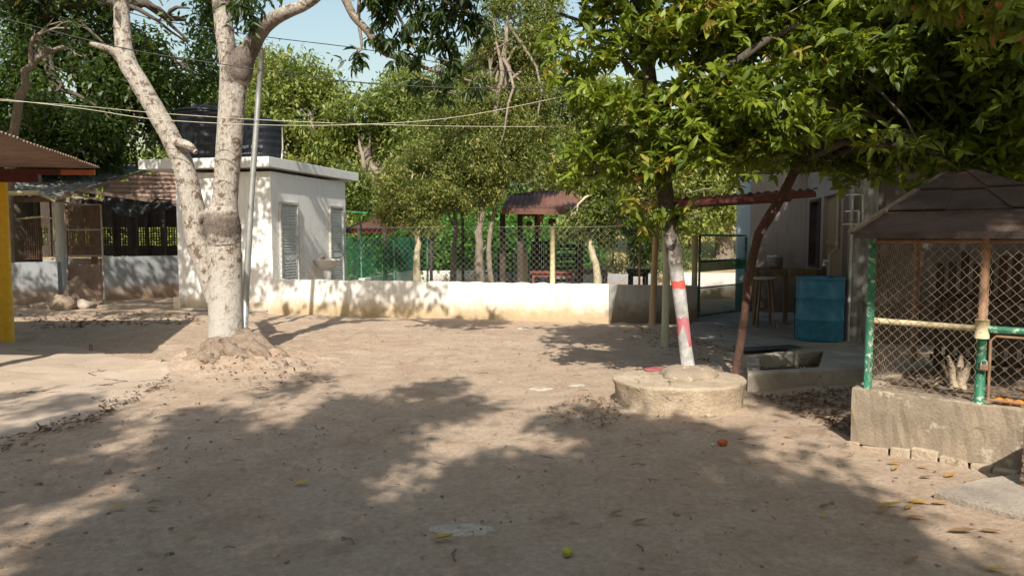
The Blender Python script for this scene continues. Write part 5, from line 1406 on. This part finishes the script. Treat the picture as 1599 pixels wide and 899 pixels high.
# base wall with slightly irregular faces
def roughblock(mb, o, a, b, z0, z1, na=26, jag=.008, seed=0, lean=.0):
    rs = random.Random(seed); o = Vector(o); vs = []
    nb = 5; al = a.length; au = a.normalized(); bu_ = b.normalized()
    for i in range(na + 1):
        for j, (bo, z) in enumerate([(0 - lean, z0), (.0, z0 + (z1 - z0) * .33), (0, z0 + (z1 - z0) * .66), (.006, z1 - .008), (.02, z1), (b.length, z1), (b.length, z0)]):
            jj = jag if j < 5 else 0
            p = o + a * (i / na) + bu_ * (bo + rs.uniform(-jj, jj)); vs.append((p.x, p.y, z + (rs.uniform(-jj, jj) if 2 < j < 6 else 0)))
    m = 7; fs = []
    for i in range(na):
        for j in range(m - 1): fs.append((i * m + j + 1, i * m + j, (i + 1) * m + j, (i + 1) * m + j + 1))
    fs += [tuple(range(m)), tuple(na * m + k for k in reversed(range(m)))]
    mb.add(vs, fs, False)
mb = MB(); roughblock(mb, K0, ca * LA, cb * .16, .03, .42, 40, .006, 2); mb.build('base_wall', M['concrete_lichen'], cg)
mb = MB(); mb.box(K0 + cb * .162, cb * (LB - .16), ca * .14, .42, 0); mb.build('base_wall', M['concrete_tan'], cg)
mb = MB(); mb.box(K0 + cb * (LB - .14) + ca * .143, ca * (LA - .15), cb * .14, .42, 0); mb.build('base_wall', M['concrete_tan'], cg)
mb = MB(); mb.box(K0 + cb * .165 + ca * .145, ca * (LA - .15), cb * (LB - .32), .395, 0); mb.build('cage_floor', M['bark_root'], cg)
# crumbling footing pieces
rr = random.Random(4); s_ = -.02; i = 0
while s_ < LA - .1:
    ln = rr.uniform(.05, .30); o = K0 + ca * s_ - cb * (.045 + rr.uniform(0, .015)) ; hgt = rr.uniform(.02, .07)
    mb = MB(); vs = []
    dpt = rr.uniform(.05, .065)
    c4 = [o, o + ca * (ln - .012), o + ca * (ln - .012 + rr.uniform(-.02, .02)) + cb * dpt, o + ca * rr.uniform(-.0, .02) + cb * dpt]
    mb.hexa([Vector((q.x, q.y, -.03)) for q in c4] + [Vector((q.x, q.y, hgt + rr.uniform(-.012, .012))) for q in c4])
    mb.build('footing_piece', M['concrete_tan'], cg, .008); s_ += ln; i += 1
# posts and rails
def cpipe(p, q, r_, m_, name, label=None): mb = MB(); mb.tube([p, p.lerp(q, .5), q], r_, 12); return mb.build(name, M[m_], cg, label=label)
Pc = K0 + ca * .09 + cb * .05
cpipe(Pc + Z * .41, Pc + Z * 1.50, .027, 'green_pipe', 'corner_post')
gp = W(1535, 560, 4.78); gpp = K0 + ca * ((gp - K0).dot(ca)) + cb * .05; gpp.z = 0
cpipe(gpp + Z * .41, gpp + Z * .86, .030, 'green_pipe', 'gate_post')
cpipe(gpp + Z * .94, gpp + Z * 1.50, .027, 'rust_pipe', 'upper_post')
mb = MB(); mb.tube([gpp + Z * .84, gpp + Z * .96], .042, 12); mb.build('pipe_tee', M['cream_pipe'], cg)
s1 = (gpp - K0).dot(ca)
cpipe(K0 + ca * .12 + cb * .05 + Z * .905, gpp - ca * .035 + Z * .90, .021, 'cream_pipe', 'rail', 'cream painted rail left of the tee')
cpipe(gpp + ca * .035 + Z * .90, K0 + ca * LA + cb * .05 + Z * .91, .024, 'green_pipe', 'rail', 'green painted rail right of the tee')
cpipe(K0 + ca * .10 + cb * .05 + Z * 1.46, K0 + ca * LA + cb * .05 + Z * 1.47, .016, 'rust_pipe', 'rail')
for q in (K0 + ca * .06 + cb * (LB - .1), K0 + ca * (LA - .05) + cb * (LB - .1), K0 + ca * (LA - .05) + cb * .05): cpipe(q + Z * .4, q + Z * 1.5, .025, 'rust_pipe', 'post')
mb = MB(); q0 = K0 + cb * (LB - .1) + Z * .9; mb.tube([q0, q0 + ca * LA], .018, 8); q0 = q0 + Z * .6; mb.tube([q0, q0 + ca * LA], .018, 8); mb.build('rail', M['rust_pipe'], cg)
# mesh
chainlink('chain_link', K0 + ca * .09 + cb * .022 + Z * .425, ca, 1.06, s1 - .10, .033, .0017, M['rusty_wire'], cg, nrm=-cb, bulge=.05, seed=12)
chainlink('chain_link', K0 + ca * (s1 + .03) + cb * .022 + Z * .94, ca, .54, LA - s1 - .05, .033, .0017, M['rusty_wire'], cg, nrm=-cb, bulge=.03, seed=13)
chainlink('chain_link', K0 + ca * .06 + cb * .08 + Z * .425, cb, 1.06, LB - .2, .033, .0017, M['rusty_wire'], cg, nrm=-ca, bulge=.03, seed=14)
# gate leaf
ga = K0 + ca * (s1 + .05) + cb * .04; gb_ = K0 + ca * (LA - .03) + cb * .04
mb = MB()
c8 = [ga + Z * .47, ga + Z * .83, ga + ca * .03 + Z * .86, gb_ + Z * .86]
mb.tube([ga + Z * .44] + c8, .009, 8); mb.tube([ga + Z * .45, gb_ + Z * .45], .009, 8)
mb.build('gate_frame', M['rust_pipe'], cg)
chainlink('gate_mesh', ga + Z * .45, ca, .41, (gb_ - ga).length, .033, .0017, M['rusty_wire'], cg, nrm=-cb, bulge=.02, seed=15)
pk = gpp - cb * .045 + ca * .025 + Z * .66
pd = thing('padlock', 'small rusty padlock closing the cage gate at the green post', 'padlock', pk)
mb = MB(); mb.obox(pk, ca * .022, cb * .010, Z * .018); mb.build('lock_body', M['rust_pipe'], pd, .004)
mb = MB(); mb.tube([pk + ca * .015 + Z * .015, pk + ca * .015 + Z * .04, pk + Z * .05, pk - ca * .015 + Z * .04, pk - ca * .015 + Z * .015], .004, 6); mb.build('shackle', M['steel'], pd)
# hipped roof
cz = 1.50; ov = .03
E = [K0 - ca * ov - cb * ov, K0 + ca * (LA + ov) - cb * ov, K0 + ca * (LA + ov) + cb * (LB + ov), K0 - ca * ov + cb * (LB + ov)]
E = [Vector((q.x, q.y, cz)) for q in E]
apx = W(1500, 276, 5.75); ap1 = apx + ca * .10; ap0 = apx - ca * .10
def roofpiece(a, b, c_, d_, seed, mat='rust_roof'):
    mb = MB(); n_ = (b - a).cross(d_ - a).normalized()
    if n_.z < 0: n_ = -n_
    mb.hexa([a, b, c_, d_, a + n_ * .012, b + n_ * .012, c_ + n_ * .012, d_ + n_ * .012]); mb.build('roof_sheet', M[mat], cg)
rr = random.Random(9)
for (a, b, t0, t1) in ((E[0], E[1], ap0, ap1), (E[1], E[2], ap1, ap1), (E[2], E[3], ap1, ap0), (E[3], E[0], ap0, ap0)):
    rows = 3; cols = 3
    for i in range(rows):
        for j in range(cols):
            f0 = i / rows; f1 = min(1, (i + 1.10) / rows); g0 = j / cols; g1 = min(1, (j + 1.04) / cols)
            def pt(g_, f_): return a.lerp(b, g_).lerp(t0.lerp(t1, g_), f_)
            lift = Z * (.014 * i + rr.uniform(0, .014) + .005 * j)
            roofpiece(pt(g0, f0) + lift, pt(g1, f0) + lift, pt(g1, f1) + lift - Z * .006, pt(g0, f1) + lift - Z * .006, i * 3 + j)
mb = MB(); mb.bar(E[0] + Z * .0 + ca * .02, E[1], .03, .045); mb.build('eave_batten', M['dark_wood'], cg)
mb = MB(); mb.bar(E[0] + Z * .02 - ca * .005, ap0 + Z * .045, .045, .02); mb.build('hip_batten', M['wood'], cg)
# inside: dark board crate, dry palm stump, litter
mb = MB(); q = K0 + ca * .55 + cb * .62 + Z * .39
for i in range(7):
    an = i * .9; tip = Vector((math.cos(an) * .09 - .02, math.sin(an) * .06, random.uniform(.16, .26)))
    mb.tube([q + Vector((random.uniform(-.03, .03), 0, 0)), q + tip * .6, q + tip], [.035, .026, .012], 7, wob=.15, seed=i)
mb.build('dry_stump', M['concrete_tan'], None, 0, 'pale dried forked stump lying inside the cage', 'stump', origin=q)
cr = thing('slatted_crate', 'dark upright slatted wooden crate inside the cage', 'crate', K0 + ca * .45 + cb * 1.30 + Z * .40)
for i in range(9):
    mb = MB(); q = K0 + ca * (.25 + i * .085) + cb * (1.28 + .004 * (i % 2)) + Z * .40; mb.box(q, ca * .055, cb * .02, random.uniform(.86, .97), .40); mb.build('slat', M['dark_wood'], cr)
for z in (.48, .98):
    mb = MB(); mb.box(K0 + ca * .22 + cb * 1.305, ca * .80, cb * .02, .05, z); mb.build('rail', M['dark_wood'], cr)
bb = thing('dark_fill_board', 'added dark maroon panel standing in for the dark far right of the cage', 'panel', K0 + ca * 1.1 + cb * 1.38 + Z * .4)
mb = MB(); mb.box(K0 + ca * 1.02 + cb * 1.36, ca * .52, cb * .02, .93, .40); mb.build('panel', M['maroon'], bb)  # board added to darken the cage interior
# fruit on ledge
def fruit(name, p, r_, mat, label, sx=1.0, group=None, stem=False):
    mb = MB(); prof = [(r_ * math.sin(math.pi * i / 12) * (1 + .06 * math.sin(i)), r_ * 1.0 - r_ * math.cos(math.pi * i / 12)) for i in range(13)]
    prof[0] = (.0005, 0); prof[-1] = (.0005, prof[-1][1])
    mb.lathe((0, 0, 0), prof, 16); mb.v = [(x * sx + p[0], y + p[1], z * .92 + p[2]) for x, y, z in mb.v]
    return mb.build(name, mat, None, 0, label, 'fruit', group, origin=p)
for px_, py_, lb in ((1560, 630, 'leftmost orange mango on the cage ledge by the green post'), (1575, 632, 'middle orange mango on the cage ledge'), (1593, 626, 'orange mango on the cage ledge at the right frame edge')):
    q = W(px_, py_, 4.68 if px_ < 1590 else 4.66); s_ = (q - K0).dot(ca); q2 = K0 + ca * s_ + cb * .085
    fruit('mango', (q2.x, q2.y, .418), .026, M['fruit_orange'], lb, 1.2, 'mangoes on the cage ledge')

# tile stack and slab
ts = G(1648, 790); sa = Vector((.93, .36, 0)).normalized(); sb = Vector((-.36, .93, 0))
for i in range(13):
    rr_ = random.Random(i); q = ts + sa * rr_.uniform(0, .012) + sb * rr_.uniform(-.008, .008)
    mb = MB(); mb.box(q, sa * .40, sb * .20, .024, .052 + i * .0275)
    lbl = ['lowest clay tile of the stack at the right frame edge', 'topmost clay tile of the stack at the right frame edge'][0 if i == 0 else 1] if i in (0, 12) else '%s clay tile from the bottom of the stack at the right frame edge' % ['first', 'second', 'third', 'fourth', 'fifth', 'sixth', 'seventh', 'eighth', 'ninth', 'tenth', 'eleventh', 'twelfth', 'last'][i]
    mb.build('clay_tile', M['tile'], None, .003, lbl, 'tile', 'stacked clay tiles', origin=(q.x, q.y, .052 + i * .0275))
sp_ = [G(1458, 778), G(1530, 760), G(1585, 752), Vector((3.5, 4.3, 0)), Vector((3.6, 2.9, 0)), G(1640, 833), G(1599, 818)]
sheet('paving_slab', sp_, .006, .046, M['concrete'], 'pale concrete paving slab in the lower right corner', jag=.006, seed=6)

# ------------------------------------------------------------------ cables
def cable(name, pts, r_, mat, label, cat='cable', group=None):
    P = [W(*q) for q in pts]; out = []
    for i in range(len(P) - 1):
        p0 = P[max(i - 1, 0)]; a = P[i]; b = P[i + 1]; p3 = P[min(i + 2, len(P) - 1)]
        for j in range(6):
            t = j / 6; out.append(0.5 * ((2 * a) + (b - p0) * t + (2 * p0 - 5 * a + 4 * b - p3) * t * t + (-p0 + 3 * a - 3 * b + p3) * t ** 3))
    out.append(P[-1]); mb = MB(); mb.tube(out, r_, 5); return mb.build(name, mat, None, 0, label, cat, group, origin=P[0])
cable('overhead_cable', [(-120, 0, 7.5), (0, 28, 7.6), (190, 75, 7.7), (350, 101, 7.8), (520, 125, 8), (700, 137, 8.2), (915, 137, 8.2), (1040, 128, 7.9), (1180, 110, 7.5), (1330, 60, 7.1)], .0055, M['cable'], 'lower black overhead cable sagging across the pale tree')
cable('overhead_cable', [(150, 0, 9.8), (230, 28, 10), (330, 45, 10.2), (430, 60, 10.5), (560, 76, 10.8), (720, 103, 11.2), (915, 125, 11.6), (1080, 138, 12), (1240, 140, 12.4), (1420, 130, 12.8)], .006, M['cable'], 'upper black overhead cable crossing the sky gap')
cable('overhead_cable', [(-120, 146, 8.0), (0, 155, 8.0), (130, 170, 8.05), (250, 187, 8.1), (440, 196, 8.2), (600, 193, 8.3), (720, 182, 8.2), (860, 155, 8.0), (950, 133, 7.6), (1060, 98, 7.2), (1160, 60, 6.9), (1300, -20, 6.6)], .0038, M['cream_cable'], 'cream overhead cable rising to the right into the mango canopy')
cable('overhead_cable', [(-120, 150, 8.4), (0, 157, 8.4), (130, 166, 8.4), (250, 177, 8.4), (440, 189, 8.4), (640, 196, 8.4), (800, 198, 8.0), (900, 197, 7.6), (1000, 194, 7.2), (1028, 190, 6.95)], .0034, M['cream_cable'], 'thin cream overhead cable running level towards the canopy')
cable('clothes_line', [(541, 330, 17.4), (600, 334, 17.2), (640, 329, 16.9), (700, 318, 16.6)], .008, M['green_rope'], 'green rope tied from the wash house to the trees', 'rope')

# ------------------------------------------------------------------ litter
def litter(name, label, poly, n, L, seed, mean=.5, kind='stuff', lift=.006, sdv=.2, mat='leaf_dry', wr=.18):
    rs = np.random.RandomState(seed); poly = np.array([(q[0], q[1]) for q in poly])
    x0, y0 = poly.min(0); x1, y1 = poly.max(0)
    x = rs.uniform(x0, x1, n * 5); y = rs.uniform(y0, y1, n * 5); k = inpoly(x, y, [tuple(q) for q in poly]); x = x[k][:n]; y = y[k][:n]
    z = ground_h(x, y) + lift + rs.rand(len(x)) * .01
    d = rs.normal(0, 1, (len(x), 3)); d[:, 2] = rs.normal(.05, .12, len(x)) ; d = unit(d)
    o = leafmesh(name, np.stack([x, y, z], 1), d, L * rs.uniform(.4, 1.2, len(x)), np.clip(rs.normal(mean, sdv, len(x)), 0, 1), M[mat], None, wr=wr, rs=rs, bend=-.12, flat=True)
    return tag(o, label, 'leaf litter', kind=kind)
yard = [(-7.5, 3.3), (3.5, 3.3), (3.0, 12), (-5, 13.5)]
litter('leaf_litter', 'tiny dry leaf fragments strewn over the dirt yard', yard, 1000, .035, 201, .62)
litter('leaf_litter', 'dense dry leaves under the leaning tree before the trough', [G(1175, 620), G(1335, 610), G(1330, 690), G(1290, 668), G(1230, 640)], 900, .055, 202, .42, lift=.012)
litter('leaf_litter', 'dark leaves lying inside the trough', [inn(.1, .15), inn(.58, .15), inn(.6, .84), inn(.1, .84)], 160, .07, 203, .35, lift=.02)
litter('leaf_litter', 'leaf and root litter left of the planter', [G(850, 640), G(905, 618), G(965, 625), G(965, 670), G(880, 672)], 260, .042, 204, .6)
litter('leaf_litter', 'dark leaf line along the edge of the pale apron', [G(-20, 712), G(60, 682), G(140, 662), G(270, 598), G(262, 588), G(120, 648), G(-20, 690)], 420, .05, 205, .3)
litter('leaf_litter', 'dry scraps around the roots of the pale forked tree', [G(300, 590), G(400, 612), G(520, 600), G(480, 570), G(300, 560)], 200, .06, 206, .45, lift=.015)
litter('leaf_litter', 'leaves and twigs on the shaded ground near the awning poles', [G(960, 515), G(1140, 512), G(1150, 575), G(1060, 560)], 260, .07, 207, .4)
litter('leaf_litter', 'dry leaves heaped on the cage floor behind the mesh', [K0 + ca * .1 + cb * .1, K0 + ca * 1.5 + cb * .1, K0 + ca * 1.5 + cb * 1.2, K0 + ca * .1 + cb * 1.2], 520, .06, 208, .6, lift=.405)
litter('leaf_litter', 'dark debris by the hen house rubble', [G(20, 492), G(300, 492), G(330, 505), G(60, 515)], 420, .10, 209, .2)
# stray twigs and pebbles (uncountable)
mb = MB(); rr = random.Random(12)
for i in range(150):
    x = rr.uniform(-5, 3.4); y = rr.uniform(3.3, 12); z = gz(x, y) + .004; an = rr.uniform(0, 6.28); ln = rr.uniform(.03, .14)
    mb.tube([(x, y, z), (x + ln * .5 * math.cos(an), y + ln * .5 * math.sin(an), z + .006), (x + ln * math.cos(an + .3), y + ln * math.sin(an + .3), z)], rr.uniform(.002, .004), 4)
mb.build('twig_litter', M['wood'], None, 0, 'small twigs scattered over the dirt', 'twigs', kind='stuff')
mb = MB()
for i in range(900):
    x = rr.uniform(-6, 3.6); y = rr.uniform(3.2, 12); s_ = rr.uniform(.004, .016) * (1 if rr.random() < .9 else 1.8); z = gz(x, y)
    v8 = [(x + s_ * rr.uniform(.6, 1) * a, y + s_ * rr.uniform(.6, 1) * b, z + s_ * (c_ * .6)) for a, b, c_ in ((-1, -1, -1), (1, -1, -1), (1, 1, -1), (-1, 1, -1), (-.7, -.7, 1), (.7, -.7, 1), (.7, .7, 1), (-.7, .7, 1))]
    mb.hexa(v8)
for (cx, cy, sp2, nn2) in ((-1.55, 5.55, .3, 90), (-2.2, 5.0, .5, 160), (-2.9, 4.6, .4, 110), (-1.0, 4.6, .3, 60), (.3, 6.0, .5, 120), (-.4, 3.75, .3, 60), (.9, 3.7, .5, 80), (-3.6, 5.6, .5, 80)):
    for i in range(nn2 // 3):
        x = cx + rr.gauss(0, sp2); y = cy + rr.gauss(0, sp2 * .6); s_ = rr.uniform(.004, .011); z = gz(x, y)
        mb.hexa([(x + s_ * rr.uniform(.6, 1) * a, y + s_ * rr.uniform(.6, 1) * b, z + s_ * (c_ * .5)) for a, b, c_ in ((-1, -1, -1), (1, -1, -1), (1, 1, -1), (-1, 1, -1), (-.7, -.7, 1), (.7, -.7, 1), (.7, .7, 1), (-.7, .7, 1))])
mb.build('pebble_scatter', M['bark_root'], None, 0, 'small pebbles and clods scattered over the dirt', 'pebbles', kind='stuff')

# individual bright leaves
LV_ = [(472, 760, .10, .99, 'green-yellow leaf lying alone in the shaded yard'), (183, 798, .09, .97, 'pale yellow leaf at lower left, left one of two'), (240, 797, .09, .75, 'brown leaf at lower left, right one of two'), (692, 845, .12, .97, 'yellow leaf beside the pale embedded stone'),
       (256, 607, .09, .99, 'yellow leaf on the edge of the pale apron'), (285, 646, .09, .95, 'yellow leaf below the apron edge'), (1232, 686, .09, .97, 'yellow leaf between planter and cage'), (1396, 726, .10, .93, 'orange leaf nearest the cracked cage footing'),
       (1405, 737, .09, .94, 'orange leaf just below the one nearest the footing'), (1440, 732, .08, .93, 'orange leaf below the middle of the cage wall'), (1489, 747, .11, .95, 'large orange leaf below the cage wall'), (1525, 752, .07, .92, 'small orange leaf near the tile shadow'),
       (1432, 784, .11, .97, 'yellow curled leaf left of the paving slab corner'), (1466, 787, .10, .96, 'yellow and brown leaf touching the slab corner'), (1388, 794, .13, .96, 'long yellow leaf left of the slab'), (1428, 798, .09, .93, 'rust-orange leaf among those left of the slab'),
       (1428, 810, .10, .88, 'reddish brown leaf lowest of the group left of the slab'), (1384, 807, .10, .80, 'brown leaf lying left of the reddish one'), (1157, 692, .07, .93, 'small orange-yellow leaf right of the orange fruit'), (1551, 888, .09, .99, 'yellow leaf at the bottom right corner'),
       (1428, 882, .09, .82, 'reddish crumpled leaf near the bottom edge'), (1500, 830, .13, .78, 'brown crumpled leaf below the slab'), (1545, 829, .10, .80, 'brown leaf below the slab at right'), (1445, 748, .08, .75, 'curled brown leaf between wall and slab'), (1290, 796, .08, .70, 'pale brown leaf in the shade left of the leaf group'),
       (700, 213 + 480, .06, .7, 'brown leaf in the sunlit bay of the yard'), (690, 518, .08, .9, 'tan leaf on the sunlit dirt before the wall'), (830, 570, .09, .98, 'yellow-green leaf on sunlit dirt below the wall centre'), (965, 808, .10, .85, 'tan leaf in the shaded foreground right of the green fruit'), (1000, 818, .09, .72, 'brown leaf right of the tan one in the shade')]
for i, (px_, py_, L2, tn, lb) in enumerate(LV_):
    q = G(px_, py_); z = gz(q.x, q.y) + .012; an = random.uniform(-.7, .7)
    L2 *= 1.05; c = np.array([[q.x - L2 / 2, q.y, z]]); d = np.array([[math.cos(an), math.sin(an), .08]]); d = unit(d)
    o = leafmesh('fallen_leaf', c, d, L2, np.array([tn]), M['leaf_dry'], None, wr=.17, rs=np.random.RandomState(i), bend=-.12, flat=True)
    tag(o, lb, 'leaf', 'fallen leaves on the dirt')
q = G(886, 868); fruit('guava', (q.x, q.y, gz(q.x, q.y)), .027, M['fruit_green'], 'yellow-green guava lying in the shaded foreground', 1, None)
q = G(1128, 697); fruit('orange_fruit', (q.x, q.y, gz(q.x, q.y)), .029, M['fruit_red'], 'orange-red fallen fruit in the shade below the planter', 1.3)
q = G(1113, 697); fruit('pale_pebble', (q.x, q.y, gz(q.x, q.y)), .016, M['limestone'], 'small pale stone just left of the orange-red fruit')['category'] = 'stone'
for (px_, py_, rx, ry, rz, sd2, lb) in ((722, 826, .17, .08, .020, 1, 'flat pale stone embedded in the shaded foreground'), (845, 605, .12, .08, .02, 2, 'pale stone patch in the sunlit dirt left of the planter'), (822, 512, .15, .10, .03, 4, 'white stone near the foot of the low wall'), (900, 600, .09, .07, .02, 6, 'small embedded stone between stone patch and planter'),
                                        (1110, 520, .25, .14, .03, 7, 'grey rubble hump on the shaded ground by the gate'), (1180, 572, .14, .10, .07, 9, 'grey stone beside the trough corner')):
    q = G(px_, py_); rock('embedded_stone', (q.x, q.y, gz(q.x, q.y)), rx, ry, rz, M['limestone'] if sd2 < 7 else M['concrete'], lb, 'stone', sd2)
q = G(142, 548); mb = MB(); mb.tube([q - Z * .02, q + Z * .09], .02, 8, wob=.1); mb.build('short_stake', M['wood'], None, 0, 'short wooden stake stub standing on the pale apron edge', 'stake', origin=q)
q = G(262, 572); rsw = np.random.RandomState(77); c = np.array([[q.x, q.y, .03]]) + rsw.normal(0, .07, (26, 3)) * np.array([1.3, 1, .3]); p, d, LL = whorls(c, 6, .05, rsw, (30, 90), 0)
o = leafmesh('weed_tuft', p, d, LL, tones(26, 6, rsw, .5), M['leaf_grey'], None, rs=rsw); tag(o, 'small green weed tuft left of the tree roots', 'weed')
